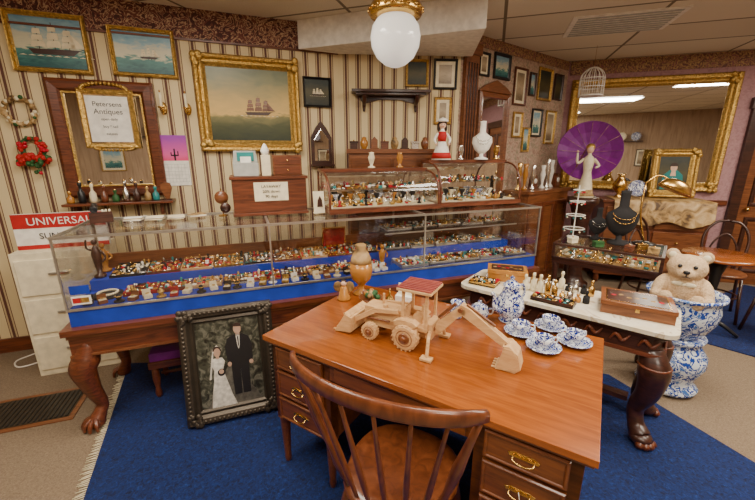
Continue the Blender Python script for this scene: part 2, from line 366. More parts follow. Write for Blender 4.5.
b.xz([(-.006,.0),(.006,.0),(.006,.10),(-.006,.10)],-.009,-.006,'blackp'); b.xz([(-.03,.04),(.03,.04),(.03,.08),(.022,.08),(.022,.05),(-.022,.05),(-.022,.07),(-.03,.07)],-.009,-.006,'blackp')
b.done()
def sconce(x,z):
    b=B('candle_sconce',WA@T(x,-.002,z)); 
    b.lathe([(0,0),(.028,.004),(.022,.012),(0,.016)],'brass',seg=14,X=Rx(90),sy=1.8)
    b.tube([(0,-.01,-.02),(0,-.06,-.05),(0,-.09,-.01)],.006,'brass',8,sm=5)
    b.lathe([(.0,0),(.025,.005),(.028,.015),(.008,.018)],'brass',(0,-.09,-.01)); b.cyl((0,-.09,.0),.011,.11,'ivory',10); b.sph((0,-.09,.12),(.006,.006,.012),'amber',8); b.done()
sconce(-.545,1.96); sconce(-.365,1.96)
b=B('bead_wreath',WA@T(-1.48,-.03,1.90))
for k in range(60):
    a=2*pi*k/60; b.sph((.09*math.cos(a)+R.uniform(-.012,.012),R.uniform(-.015,.01),.09*math.sin(a)+R.uniform(-.012,.012)),R.uniform(.010,.018),R.choice(['ivory','goldcloth','green','goldcloth']),6)
b.ring((0,0,0),.09,.014,'goldcloth',Rx(90),24); b.done()
b=B('red_floral_wreath',WA@T(-1.45,-.035,1.64)); b.ring((0,0,0),.07,.014,'green',Rx(90),24)
for k in range(46):
    a=R.uniform(0,2*pi); rr=.07+R.uniform(-.02,.02); 
    b.sph((rr*math.cos(a),R.uniform(-.03,0),rr*math.sin(a)-.01),R.uniform(.012,.02),R.choice(['red','red','green','gem']),6)
for k in range(40): b.sph((R.uniform(-.10,.10),R.uniform(-.05,-.01),-.05-R.random()*.07),.02,R.choice(['red','gem','red','green']),6)
for k in range(12): b.sph((R.uniform(-.03,.03),-.03,-.12-R.random()*.08),.015,R.choice(['green','gem','green']),6)
b.done()
b=B('gothic_hanging_shelf',WA@T(.76,-.003,1.50))
b.xz([(-.10,0),(.10,0),(.10,.25),(.05,.34),(0,.40),(-.05,.34),(-.10,.25)],-.02,0,'darkwood'); b.xz([(-.07,.03),(.07,.03),(.07,.23),(0,.33),(-.07,.23)],-.024,-.02,'mirror')
b.b2(-.11,.11,-.09,0,-.02,0,'darkwood'); b.done(.002)
b=B('bottle_ledge',WA@T(-.95,-.001,1.22)); b.b2(-.36,.40,-.17,0,-.02,0,'redwood'); 
for x in(-.3,.3): b.xz([(x-.012,-.12),(x+.012,-.12),(x+.012,-.02),(x-.012,-.02)],-.10,0,'redwood')
b.done(.003)
for i,x in enumerate((-.31,-.235,-.16,-.085,-.01,.065,.14,.215,.275)):
    hh=R.uniform(.08,.19); m=['amber','blackp','ivory','redwood','green','silver','darkwood','goldcloth','teal'][i]
    b=B(['perfume_bottle','candlestick','small_figurine'][i%3],WA@T(-.95+x,-.12,1.221))
    b.lathe([(.0,0),(.024,.002),(.026,hh*.2),(.024,hh*.5),(.009,hh*.65),(.009,hh*.8),(.014,hh*.85),(.012,hh),(0,hh)],m,seg=12); b.sph((0,0,hh),.012,'brass',8); b.done()
b=B('carved_fan',WA@T(-.60,-.12,1.221)); b.xz([(0,0),(.02,.0),(.05,.10),(.04,.14),(0,.15),(-.03,.13),(-.035,.09)],-.01,.01,'medwood'); b.b2(-.03,.04,-.02,.02,0,.01,'darkwood'); b.done()
b=B('storage_cabinet',T(-2.32,2.60)@Rz(20.5)); b.b2(-.26,.26,-.18,.18,0,.94,'cream')
for i in range(3): b.b2(-.24,.24,-.19,-.18,.05+i*.29,.31+i*.29,'cream'); b.b2(-.06,.06,-.205,-.19,.2+i*.29,.215+i*.29,'chrome')
b.done(.004)
b=B('cardboard_sign',T(-2.28,2.56,.941)@Rz(20.5)); b.b2(-.27,.27,-.02,.02,0,.25,'white'); b.b2(-.27,.27,-.022,-.02,.15,.25,'red'); b.b2(-.27,.27,-.022,-.02,0,.03,'red'); b.b2(-.2,.2,-.02,.1,0,.02,'white')
o=b.done(); text(o,'UNIVERSAL',.075,T(0,-.024,.195),'white'); text(o,'SUNDRIES',.06,T(0,-.024,.09),'blackp')
# ---------------------------------------------------------------- main display case on antique table
LN=3.27; DP=.60
def cabriole(b,x,y,z1,dx,dy,mat='redwood',s=1):
    P=[(x,y,z1),(x+.03*dx,y+.03*dy,z1-.10),(x+.055*dx,y+.055*dy,z1*.72),(x+.03*dx,y+.03*dy,z1*.45),(x+.0*dx,y+.0*dy,z1*.25),(x+.02*dx,y+.02*dy,.09),(x+.045*dx,y+.045*dy,.05)]
    b.tube(P,[.045*s,.062*s,.058*s,.038*s,.028*s,.032*s,.04*s],mat,12,sm=5)
    c=(x+.05*dx,y+.05*dy,.035); b.sph(c,(.042*s,.042*s,.035),mat,12)
    for k in range(5):
        a=math.atan2(dy,dx)+(k-2)*.55
        b.tube([(c[0]+.015*math.cos(a),c[1]+.015*math.sin(a),.075),(c[0]+.05*s*math.cos(a),c[1]+.05*s*math.sin(a),.05),(c[0]+.06*s*math.cos(a),c[1]+.06*s*math.sin(a),.012)],[.012,.014,.008],mat,6,sm=3)
b=B('antique_serving_table',CS)
b.b2(-.04,LN+.02,-.05,DP+.02,.625,.66,'redwood'); b.b2(-.02,LN,-.02,DP,.49,.625,'redwood'); b.b2(-.025,LN,-.03,-.02,.60,.625,'medwood'); b.b2(-.025,LN,-.03,-.02,.485,.50,'medwood')
for x in(.05,1.66,LN-.08): 
    cabriole(b,x,.03,.55,-.7 if x<1 else .0,-.7,s=1.15)
    cabriole(b,x,DP-.06,.55,-.7 if x<1 else 0,.5,s=1.1)
b.done(.004)
z0=.661;zd=.76;zt=1.17
b=B('glass_display_case',CS)
b.b2(0,LN,0,DP,z0,zd,'bluec')
b.b2(0.02,1.95,.30,.57,zd,.83,'bluec'); b.b2(2.0,LN-.02,.33,.57,zd,.82,'bluec')
g=.005
b.b2(0,LN,0,g,zd,zt,'glass'); b.b2(0,LN,DP-g,DP,zd,zt,'glass'); b.b2(0,g,0,DP,zd,zt,'glass'); b.b2(LN-g,LN,0,DP,zd,zt,'glass'); b.b2(0,LN,0,DP,zt-g,zt,'glass')
for y in(0,DP):
    b.box((LN/2,y,zt),(LN+.016,.016,.014),'chrome'); b.box((LN/2,y,zd),(LN+.012,.012,.012),'chrome')
for x in(0,1.10,2.20,LN):
    b.box((x,0,(zd+zt)/2),(.010,.010,zt-zd),'chrome'); b.box((x,DP,(zd+zt)/2),(.014,.014,zt-zd),'chrome'); b.box((x,DP/2,zt),(.014,DP,.012),'chrome')
b.b2(1.98,LN-.01,.25,.58,.985,.992,'glass'); b.b2(1.98,LN-.01,.246,.252,.983,.994,'chrome')
b.b2(0,LN,DP-.02,DP-.006,zd,zd+.17,'medwood')
b.b2(.03,.12,-.003,0,.79,.84,'white'); b.b2(.035,.075,-.004,-.003,.80,.83,'red'); b.b2(.07,.11,-.004,-.003,.80,.83,'gold'); b.b2(.03,.12,-.003,0,.85,.90,'bluec')
b.done()
JM=['gold','brass','silver','gold','gem','teal','ivory','silver','amber','brass','velvet','white']
def trinket(b,x,y,z,s=1):
    k=R.randrange(6); m=R.choice(JM)
    if k==0: b.ring((x,y,z+.004),.012*s,.003*s,m,seg=10,rs=4)
    elif k==1: b.sph((x,y,z+.008*s),.009*s,m,6)
    elif k==2: b.box((x,y,z+.006*s),(.018*s,.014*s,.012*s),m)
    elif k==3: b.lathe([(.012*s,0),(.004*s,.01*s),(.008*s,.022*s),(0,.03*s)],m,(x,y,z),7)
    elif k==4: b.ring((x,y,z+.012*s),.010*s,.0028*s,m,I,10,4)
    else: b.sph((x,y,z+.005*s),(.013*s,.009*s,.006*s),m,6)
def tray(name,x,y,z,w,d,mat,n=(5,4),rz=0,rim='blackp',s=1,tilt=0,lid=False,F=CS,grid=False):
    b=B(name,F@T(x,y,z)@Rz(rz)@Rx(tilt)); zb=0.0
    b.b2(-w/2,w/2,-d/2,d/2,zb,zb+.012,mat)
    for a in((-w/2,-w/2+.006,-d/2,d/2),(w/2-.006,w/2,-d/2,d/2),(-w/2,w/2,-d/2,-d/2+.006),(-w/2,w/2,d/2-.006,d/2)): b.b2(a[0],a[1],a[2],a[3],zb,zb+.024,rim)
    if grid:
        for i in range(1,n[0]): b.b2(-w/2+w*i/n[0]-.0015,-w/2+w*i/n[0]+.0015,-d/2,d/2,zb,zb+.020,rim)
        for j in range(1,n[1]): b.b2(-w/2,w/2,-d/2+d*j/n[1]-.0015,-d/2+d*j/n[1]+.0015,zb,zb+.020,rim)
    for i in range(n[0]):
        for j in range(n[1]):
            trinket(b,-w/2+w*(i+.5)/n[0]+R.uniform(-.003,.003),-d/2+d*(j+.5)/n[1]+R.uniform(-.003,.003),zb+.012,s)
    if lid:
        b.b2(-w/2,w/2,d/2,d/2+.012,.01,d*.75,rim,None); b.b2(-w/2+.01,w/2-.01,d/2-.003,d/2,.02,d*.7,mat)
    return b.done()
cols=['velvet','tray','tray','ivory','white','pine','ivory','tray','white','velvet']
for i in range(9):
    x=.22+i*.203; tray('jewelry_tray',x,.43,.833,.197,.23,cols[i%10],(7,6),R.uniform(-1,1),rim=['blackp','redwood','pine','brass'][i%4],s=1.2,lid=(i==7),tilt=5,grid=(i in(3,4,5,6)))
for i in range(9):
    x=.32+i*.188; tray('ring_tray',x,.205,zd+.002,.18,.155,['tray','tray','ivory','white','pine','ivory','velvet','white','ivory'][i],(7,5),R.uniform(-2,2),rim=['tray','redwood','pine','brass'][i%4],s=1.15,grid=(i in(2,3,4,5)))
for i in range(26):
    x=.08+i*.073
    b=B('ring_box',CS@T(x+R.uniform(-.008,.008),.063+R.uniform(-.018,.012),zd+.002)@Rz(R.uniform(-25,25))); m=['velvet','tray','ivory','blackp','gold','medwood','white'][R.randrange(7)]
    if i%3==2: b.lathe([(.028,0),(.028,.008),(.010,.012),(.018,.03),(.010,.045),(0,.05)],m,seg=10); b.ring((0,0,.035),.018,.004,'gold',seg=10,rs=4)
    else: b.b2(-.022,.022,-.02,.02,0,.02,m); b.b2(-.022,.022,.02,.026,.015,.05,m); b.b2(-.018,.018,-.016,.016,.02,.023,'ivory'); b.ring((0,0,.03),.009,.0025,'gold',seg=10,rs=4)
    b.done(.001)
b=B('pearl_necklace_pad',CS@T(.14,.185,zd+.002)@Rz(10)); b.lathe([(.080,0),(.080,.014),(0,.016)],'velvet',seg=20); 
for k in range(26):
    a=2*pi*k/26; b.sph((.05*math.cos(a),.05*math.sin(a),.02),.008,'ivory',6)
b.done()
for x,y,z,h,m in((.06,.37,.833,.26,'darkwood'),(.055,.50,.833,.20,'amber'),(1.93,.18,zd+.002,.17,'amber')):
    b=B('bronze_figurine',CS@T(x,y,z)); b.lathe([(.035,0),(.035,.014),(.014,.025),(.022,h*.35),(.028,h*.6),(.015,h*.75),(.007,h*.8)],m,seg=10); b.sph((0,0,h*.88),.018,m,8)
    b.tube([(.022,0,h*.68),(.045,0,h*.5),(.03,-.02,h*.4)],.007,m,6,sm=3); b.tube([(-.02,0,h*.68),(-.045,0,h*.75),(-.04,0,h*.95)],.006,m,6,sm=3); b.done()
for i in range(5): tray('silver_jewelry_tray',2.15+i*.235,.14,zd+.002,.225,.21,['white','silver','velvet','white','silver'][i],(8,6),R.uniform(-1,1),rim='chrome',s=1.2)
for i in range(5): tray('watch_tray',2.14+i*.235,.45,.822,.225,.2,['velvet','white','ivory','velvet','white'][i],(7,5),0,rim='chrome',s=1.3)
for i in range(5): tray('glass_shelf_tray',2.14+i*.235,.42,.994,.22,.2,['white','velvet','silver','white','velvet'][i],(7,5),0,rim='silver',s=1.3)
def curved(name,x0,x1,y0,h,dp):
    b=B(name,CS@T(x0,y0,zt+.008)); w=x1-x0
    pr=[(0,.03),(0,h*.35),(dp*.05,h*.6),(dp*.16,h*.8),(dp*.34,h*.93),(dp*.6,h*.99),(dp,h)]
    pr=[(p.x,p.y) for p in catmull([(a,c,0) for a,c in pr],4)]
    n=len(pr); vs=[(x,a,c) for x in(.008,w-.008) for a,c in pr]; b.add(vs,[(i,i+1,n+i+1,n+i) for i in range(n-1)],'glass',True)
    for x in(.006,w-.006): b.add([(x,a,c) for a,c in pr]+[(x,dp,.03)],[tuple(range(n+1))],'glass')
    b.b2(-.01,w+.01,-.015,dp+.01,0,.035,'redwood'); b.b2(0,w,dp-.012,dp,.03,h,'mirror'); b.b2(-.005,w+.005,dp*.62,dp+.005,h-.008,h+.018,'redwood')
    for x in(.0,w): b.tube([(x,a,c) for a,c in pr],.009,'redwood',6)
    for x in(0,w): b.box((x,dp,h/2),(.022,.022,h),'redwood')
    b.b2(.02,w-.02,.03,dp-.02,.035,.04,'cream'); b.b2(.02,w-.02,dp*.45,dp-.02,h*.52,h*.53,'glass')
    o=b.done()
    c=B('trinkets_in_case',CS@T(x0,y0,zt+.008))
    for i in range(int(w*75)):
        trinket(c,.04+(w-.08)*((i*.37)%1),.05+R.random()*(dp*.45),.041,1.7)
    for i in range(int(w*55)):
        trinket(c,.04+(w-.08)*((i*.23)%1),dp*.5+R.random()*(dp*.35),h*.53+.001,1.7)
    for i in range(int(w*18)):
        x=.06+(w-.12)*((i*.61)%1); c.lathe([(.02,0),(.022,.004),(.008,.012),(.01,.04),(.028,.07),(.026,.075),(0,.07)],R.choice(['silver','ivory','china','amber','velvet']),(x,dp*R.uniform(.6,.8),.041),10)
    cc=c.done(); cc.parent=o; cc.matrix_world=CS@T(x0,y0,zt+.008)
curved('curved_glass_counter_case',1.54,2.42,.20,.29,.36); curved('curved_glass_counter_case',2.46,3.25,.24,.35,.34)
b=B('wooden_cash_box',CS@T(.90,.33,zt+.008)); b.b2(0,.50,0,.25,0,.25,'redwood'); b.b2(-.012,.512,-.012,.262,.25,.27,'redwood'); b.b2(-.008,.508,-.008,.25,0,.02,'redwood')
b.b2(.14,.37,-.004,0,.10,.23,'cream'); o=b.done(.003)
for i,t_ in enumerate(('LAYAWAY','20% down','90 days')): text(o,t_,.028,T(.255,-.006,.20-i*.034),'blackp')
b=B('receipt_printer',CS@T(.92,.37,zt+.279)); b.b2(0,.165,0,.17,0,.09,'grey'); b.xz([(0,.09),(.165,.09),(.155,.17),(.01,.17)],.06,.17,'grey'); b.b2(.03,.14,.055,.06,.10,.16,'teal'); b.b2(.05,.12,.03,.05,.09,.13,'white'); b.done(.006)
b=B('tissue_box',CS@T(1.105,.36,zt+.279)); b.b2(0,.06,0,.06,0,.14,'ivory'); b.lathe([(.02,.0),(.03,.03),(.012,.07),(0,.08)],'white',(.03,.03,.14),8); b.done(.003)
b=B('small_drawer_chest',CS@T(1.18,.36,zt+.279)); b.b2(0,.20,0,.18,0,.14,'medwood')
for i in range(2): b.b2(.01,.19,-.006,0,.01+i*.065,.065+i*.065,'redwood'); b.sph((.10,-.012,.038+i*.065),.007,'brass',8)
b.done(.002)
b=B('counter_sign_card',CS@T(1.44,.28,zt+.008)); b.b2(0,.08,0,.004,0,.16,'cream',Rx(-10)); b.xz([(.02,.05),(.06,.05),(.055,.10),(.04,.13),(.025,.10)],-.022,-.018,'darkwood'); b.b2(0,.08,0,.04,0,.004,'cream'); b.done()
b=B('round_tag_stand',CS@T(.825,.40,zt+.008)); b.cyl((0,0,0),.03,.01,'brass'); b.cyl((0,0,.01),.004,.18,'brass',8); b.lathe([(.0,0),(.045,.002),(.045,.008),(0,.01)],'medwood',X=T(0,0,.13)@Rx(90),seg=16);b.lathe([(.0,0),(.035,.002),(.035,.012),(0,.012)],'darkwood',X=T(.02,-.02,.06)@Rx(90),seg=14); b.done()
for i in range(4):
    b=B('leaflet_stack',CS@T(.28+i*.125,.42+R.uniform(-.04,.04),zt+.008)@Rz(R.uniform(-20,20)));
    for k in range(5): b.b2(-.05,.05,-.035,.035,k*.004,k*.004+.003,['white','cream','ivory','goldcloth'][(i+k)%4],Rz(k*4))
    b.done()
b=B('desk_telephone',CS@T(.10,.46,zt+.008)@Rz(15)); b.xz([(-.08,0),(.08,0),(.08,.03),(-.08,.07)],-.06,.06,'darkwood',Rz(90)); b.tube([(-.03,-.09,.085),(-.03,0,.105),(-.03,.09,.085)],[.022,.014,.022],'blackp',8,sm=4)
for i in range(4):
    for j in range(3): b.box((.01+j*.018,-.03+i*.018,.068),(.012,.012,.01),'ivory')
b.done(.003)
# leaning wedding portrait
b=B('framed_wedding_portrait',CS@T(.80,-.225,.018)@Rx(-12.5)); w=.265;h=.70
b.frame(-w,w,0,h,[(0,.02),(0,-.02),(.015,-.04),(.045,-.035),(.06,-.015),(.075,-.02),(.085,-.005),(.085,.02)],'vent')
for sx in(-1,1):
    for zz in(.04,h-.04):
        for k in range(12): b.sph((sx*(w-.04)+R.uniform(-.035,.035),-.035,zz+R.uniform(-.035,.035)),(.018,.01,.018),'vent',8)
for k in range(24):
    for sx in(-1,1): b.sph((sx*(w-.025),-.036,.05+k*.026),(.011,.008,.012),'vent',6)
for k in range(18):
    for zz in(.025,h-.025): b.sph((-w+.05+k*.0255,-.036,zz),(.012,.008,.011),'vent',6)
b.b2(-w+.06,w-.06,0,.015,.06,h-.06,'photo'); b.xz([(-.16,.07),(.18,.07),(.10,.20),(.05,.32),(-.02,.32),(-.08,.2)],-.001,0,'path')
def el(cx,cz,rx,rz_,y0,y1,m,a0=0,a1=2*pi,n=16): b.xz([(cx+rx*math.cos(a0+(a1-a0)*i/n),cz+rz_*math.sin(a0+(a1-a0)*i/n)) for i in range(n)],y0,y1,m)
cx=.055
b.xz([(cx-.045,.14),(cx-.003,.14),(cx,.30),(cx+.005,.14),(cx+.048,.14),(cx+.052,.34),(cx+.075,.34),(cx+.078,.44),(cx+.062,.495),(cx+.025,.515),(cx-.025,.515),(cx-.062,.495),(cx-.078,.44),(cx-.07,.34),(cx-.052,.34)],-.003,-.001,'blackp')
b.xz([(cx-.012,.515),(cx+.012,.515),(cx+.006,.44),(cx,.42),(cx-.006,.44)],-.004,-.002,'photodress'); b.xz([(cx-.004,.50),(cx+.004,.50),(cx+.003,.44),(cx-.003,.44)],-.005,-.003,'velvet')
el(cx,.548,.022,.032,-.005,-.002,'photoskin'); el(cx,.560,.025,.026,-.006,-.003,'hair',0,pi)
b.b2(cx-.011,cx+.011,-.004,-.002,.505,.53,'photoskin'); el(cx-.06,.335,.012,.014,-.005,-.002,'photoskin'); el(cx+.066,.33,.012,.014,-.005,-.002,'photoskin')
b.xz([(-.125,.08),(.02,.08),(-.005,.15),(-.03,.25),(-.045,.31),(-.03,.36),(-.045,.385),(-.095,.385),(-.11,.36),(-.095,.31),(-.102,.24),(-.118,.15)],-.007,-.004,'photodress')
el(-.07,.420,.019,.027,-.008,-.005,'photoskin'); el(-.07,.432,.024,.026,-.007,-.004,'hair',-.3,pi+.3); b.xz([(-.095,.44),(-.07,.465),(-.045,.44),(-.05,.42),(-.09,.42),(-.115,.26),(-.125,.26)],-.006,-.004,'photodress')
b.b2(-.079,-.061,-.007,-.004,.38,.40,'photoskin'); el(-.055,.295,.022,.022,-.009,-.006,'velvet'); el(-.055,.30,.014,.014,-.010,-.007,'photoskin')
b.b2(-w+.05,w-.05,.015,.02,.05,h-.05,'medwood'); b.done()
b=B('low_upholstered_stool',T(-1.36,2.28,0.013)@Rz(20.5)); b.b2(-.19,.19,-.15,.15,.27,.33,'purple'); b.b2(-.20,.20,-.16,.16,.22,.27,'redwood')
for x in(-.17,.17):
    for y in(-.13,.13): b.lathe([(.013,0),(.022,.03),(.014,.07),(.024,.14),(.020,.22)],'redwood',(x,y,0),10)
b.b2(-.17,.17,-.008,.008,.09,.11,'redwood'); b.done(.006)
# ---------------------------------------------------------------- desk
b=B('oak_writing_desk',DK); W=1.39;D=.83;zt2=.76
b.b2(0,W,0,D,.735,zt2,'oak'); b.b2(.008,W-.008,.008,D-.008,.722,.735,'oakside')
def pull(x,z,y):
    b.tube([(x-.032,y-.004,z),(x-.03,y-.02,z-.008),(x,y-.022,z-.016),(x+.03,y-.02,z-.008),(x+.032,y-.004,z)],.0035,'brass',6,sm=3)
    b.xz([(x-.045,z-.008),(x+.045,z-.008),(x+.05,z+.004),(x+.03,z+.012),(x-.03,z+.012),(x-.05,z+.004)],y-.003,y,'brass')
for x0,x1 in((.03,.385),(1.03,1.36)):
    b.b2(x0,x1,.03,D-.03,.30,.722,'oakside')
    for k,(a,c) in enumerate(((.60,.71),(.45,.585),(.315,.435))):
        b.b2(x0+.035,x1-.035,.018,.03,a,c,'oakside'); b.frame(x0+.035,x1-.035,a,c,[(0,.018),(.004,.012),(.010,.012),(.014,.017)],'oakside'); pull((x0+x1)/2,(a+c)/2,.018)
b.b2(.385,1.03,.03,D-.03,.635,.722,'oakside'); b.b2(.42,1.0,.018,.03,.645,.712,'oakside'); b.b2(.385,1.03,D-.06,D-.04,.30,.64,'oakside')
for x in(.055,.36,1.055,1.335):
    for y in(.055,D-.055): b.prism([(x-.025,y-.025),(x+.025,y-.025),(x+.025,y+.025),(x-.025,y+.025)],.29,.722,'oakside'); b.lathe([(.014,.014),(.018,.04),(.016,.06),(.027,.28),(.03,.30)],'oakside',(x,y,0),12)
for x in(.04,1.35):
    b.b2(x-.004 if x<1 else x,x if x<1 else x+.014,.09,D-.09,.34,.69,'oakside')
b.done(.004)
b=B('price_tag',DK@T(1.195,-.012,.545)); b.tube([(0,0,0),(.01,-.006,-.05),(.0,-.006,-.09)],.0012,'white',4,sm=3); b.xz([(-.02,-.09),(.015,-.085),(.02,-.17),(-.022,-.172)],-.008,-.006,'white'); b.done()
# windsor chair
b=B('windsor_chair',DK@T(.790,-.050,.0135)@Rz(5))
sp=[]
for k in range(28):
    a=2*pi*k/28; x=.212*math.copysign(abs(math.cos(a))**.75,math.cos(a)); y=.215*math.copysign(abs(math.sin(a))**.8,math.sin(a)); sp.append((x*(1-.06*(y<0)),y))
def ringv(sc,z): return [(x*sc,y*sc,z) for x,y in sp]
rr=[ringv(.86,.405),ringv(.98,.42),ringv(1.0,.435),ringv(.95,.450),ringv(.7,.440),ringv(.3,.434),ringv(.01,.436)]
vs=[v for r_ in rr for v in r_]; n=28; fs=[(i*n+k,i*n+(k+1)%n,(i+1)*n+(k+1)%n,(i+1)*n+k) for i in range(len(rr)-1) for k in range(n)]; fs.append(tuple(range(n)))
b.add(vs,fs,'chairw',True)
def turned(p,q,rs,mat='chairw',seg=10):
    p=Vector(p);q=Vector(q); b.tube([p.lerp(q,i/(len(rs)-1)) for i in range(len(rs))],rs,mat,seg)
leg=[.012,.016,.018,.016,.012,.017,.022,.023,.020,.013,.020,.018,.014]
for sx in(-1,1):
    for sy in(-1,1): turned((sx*.20,sy*.21,.0),(sx*.145,sy*.14,.42),leg)
    turned((sx*.178,-.178,.17),(sx*.178,.178,.17),[.009,.013,.018,.013,.009])
turned((-.18,0,.17),(.18,0,.17),[.009,.012,.018,.012,.009])
def rail(t):
    a=t*1.12; return Vector((.315*math.sin(a)/math.sin(1.12),-.20-.13*(math.cos(a)-math.cos(1.12))/(1-math.cos(1.12)),.94+.022*(1-t*t)))
N=30; vs=[];
prof=[(-.008,-.022),(.004,-.026),(.011,-.018),(.010,.012),(.006,.024),(-.004,.026),(-.009,.016)]
for i in range(N+1):
    t=-1+2*i/N; p=rail(t); tn=(rail(min(1,t+.02))-rail(max(-1,t-.02))).normalized(); nn=Vector((tn.y,-tn.x,0)).normalized()
    k=1-.35*abs(t)**6
    for u,w_ in prof: vs.append(p+nn*u+Vector((0,0,w_*k)))
m=len(prof); fs=[(i*m+k,i*m+(k+1)%m,(i+1)*m+(k+1)%m,(i+1)*m+k) for i in range(N) for k in range(m)]+[tuple(range(m)),tuple(N*m+k for k in range(m))]
b.add(vs,fs,'chairw',True)
for i in range(8):
    t=-.92+1.84*i/7; p=rail(t)-Vector((0,0,.018)); a=t*1.15; q=Vector((.185*math.sin(a)/.93,-.06-.135*math.cos(a),.44))
    e=abs(t)>.9
    turned(q,p,[.014,.018,.011,.016,.018,.014,.011,.010] if e else [.007,.008,.010,.0105,.009,.008,.0065,.006])
b.done()
# ---------------------------------------------------------------- toy backhoe
b=B('wooden_toy_backhoe',T(.135,1.514,.761)@Rz(-29)@Matrix.Scale(1.0,4))
def wheel(x,y,r,w):
    X=T(x,y,r)@Rx(90)
    b.lathe([(0,-w/2),(r*.86,-w/2),(r,-w*.35),(r,w*.35),(r*.86,w/2),(0,w/2)],'pine',seg=24,X=X,smooth=False)
    for s_ in(-1,1): b.lathe([(r*.45,0),(r*.40,.006),(r*.2,.006),(r*.16,.012),(0,.013)],'medwood' ,seg=16,X=T(x,y+s_*w/2,r)@Rx(-90 if s_>0 else 90)); b.ring((0,0,0),r*.62,.0025,'medwood',T(x,y+s_*w/2,r)@Rx(90),20,4)
    n=18
    for k in range(n):
        a=360*k/n; b.box((r-.001,0,0),(.004,w,.008),'pine',T(x,y,r)@Ry(a))
for s_ in(-1,1): wheel(.03,s_*.078,.060,.042); wheel(-.155,s_*.07,.040,.032)
b.b2(-.20,.12,-.04,.04,.055,.095,'pine'); b.b2(-.20,-.05,-.042,.042,.095,.15,'pine'); b.xz([(-.05,.095),(.0,.095),(.0,.165),(-.05,.15)],-.045,.045,'pine')
for k in range(5): b.b2(-.203,-.20,-.035+k*.015,-.028+k*.015,.10,.145,'medwood')
b.cyl((-.13,.02,.15),.006,.05,'pine',8); b.cyl((-.10,-.02,.15),.012,.015,'pine',10)
b.b2(.0,.12,-.06,.06,.09,.11,'pine')
for x in(.005,.115):
    for y in(-.055,.055): b.b2(x-.006,x+.006,y-.006,y+.006,.10,.27,'pine')
b.b2(-.02,.14,-.075,.075,.268,.280,'pine')
for k in range(8): b.b2(-.018,.138,-.072+k*.0185,-.060+k*.0185,.280,.288,'pinedark')
b.b2(.04,.085,-.025,.025,.11,.145,'pine'); b.b2(.08,.09,-.025,.025,.14,.20,'pine'); b.ring((0,0,0),.022,.004,'pine',T(.012,0,.185)@Ry(-50),14)
for y in(-.068,.068):
    b.xz([(-.02,.11),(.07,.11),(.085,.125),(.06,.14),(-.0,.14),(-.03,.125)],y-.02,y+.02,'pine')
for s_ in(-1,1):
    y=s_*.052
    b.xz([(-.02,.165),(-.02,.145),(-.13,.13),(-.235,.065),(-.25,.04),(-.27,.05),(-.245,.085),(-.14,.152)],y-.006,y+.006,'pine')
    b.tube([(-.06,y,.10),(-.20,y,.095)],.005,'medwood',8)
b.xz([(-.245,.09),(-.245,.02),(-.26,.006),(-.345,.0),(-.345,.006),(-.265,.015),(-.255,.03),(-.262,.09),(-.29,.105),(-.292,.10),(-.27,.085)],-.085,.085,'pine')
for y in(-.085,.085): b.xz([(-.25,.09),(-.25,.015),(-.345,.0),(-.335,.02),(-.285,.10)],y-.004,y+.004,'pine')
for k in range(6): b.b2(-.362,-.34,-.078+k*.0285,-.066+k*.0285,0,.006,'pine')
for s_ in(-1,1):
    b.tube([(.125,s_*.03,.10),(.14,s_*.09,.08),(.145,s_*.115,.012)],.008,'pine',6); b.box((.145,s_*.118,.007),(.05,.035,.012),'pine')
b.b2(.11,.14,-.05,.05,.06,.13,'pine')
def plate(pts):
    for y in(-.012,.012): b.xz(pts,y-.005,y+.005,'pine')
    b.xz(pts,-.004,.004,'pine')
plate([(.135,.07),(.16,.075),(.24,.175),(.275,.195),(.27,.22),(.235,.215),(.145,.125)])
plate([(.235,.215),(.25,.235),(.29,.220),(.45,.11),(.435,.085),(.26,.185)])
b.tube([(.15,0,.15),(.225,0,.23)],.007,'medwood',8); b.tube([(.27,0,.235),(.39,0,.165)],.006,'medwood',8)
b.xz([(.43,.105),(.455,.11),(.49,.08),(.505,.02),(.485,-.0),(.41,.0),(.405,.008),(.465,.018),(.475,.04),(.455,.08)],-.04,.04,'pine')
for y in(-.04,.04): b.xz([(.435,.10),(.47,.098),(.495,.06),(.49,.01),(.41,.0),(.42,.03)],y-.003,y+.003,'pine')
for k in range(4): b.b2(.393,.41,-.035+k*.02,-.025+k*.02,0,.006,'pine')
for p in((.135,.10),(.25,.212),(.44,.098)): b.lathe([(.01,-.03),(.01,.03)],'medwood',X=T(p[0],0,p[1])@Rx(90),seg=10,smooth=False)
b.done(.0015)
# ---------------------------------------------------------------- tea set
def cup(x,y,rz=0):
    b=B('teacup_and_saucer',T(x,y,.761)@Rz(rz))
    b.lathe([(0,.003),(.03,0),(.034,.003),(.06,.012),(.074,.018),(.074,.021),(.058,.016),(.03,.008),(0,.008)],'china',seg=28)
    b.lathe([(.022,.008),(.024,.012),(.020,.016),(.030,.028),(.038,.045),(.041,.062),(.038,.062),(.034,.045),(.024,.024),(0,.020)],'china',seg=28)
    b.tube([(.038,0,.055),(.058,0,.055),(.060,0,.035),(.034,0,.030)],.0035,'china',8,sm=4); b.done()
for i,(x,y) in enumerate(((.735,1.430),(.895,1.475),(.855,1.625),(.685,1.570))): cup(x,y,R.uniform(-60,60))
b=B('coffee_pot',T(.68,1.715,.761)@Rz(-150)@Matrix.Scale(1.10,4)); b.lathe([(.04,0),(.045,.006),(.032,.014),(.055,.04),(.064,.075),(.058,.11),(.040,.14),(.034,.165),(.040,.178),(.036,.182),(.02,.198),(.006,.205),(.012,.215),(0,.225)],'china',seg=28)
b.tube([(.055,0,.06),(.10,0,.09),(.105,0,.14),(.125,0,.165)],[.016,.012,.009,.008],'china',10,sm=4)
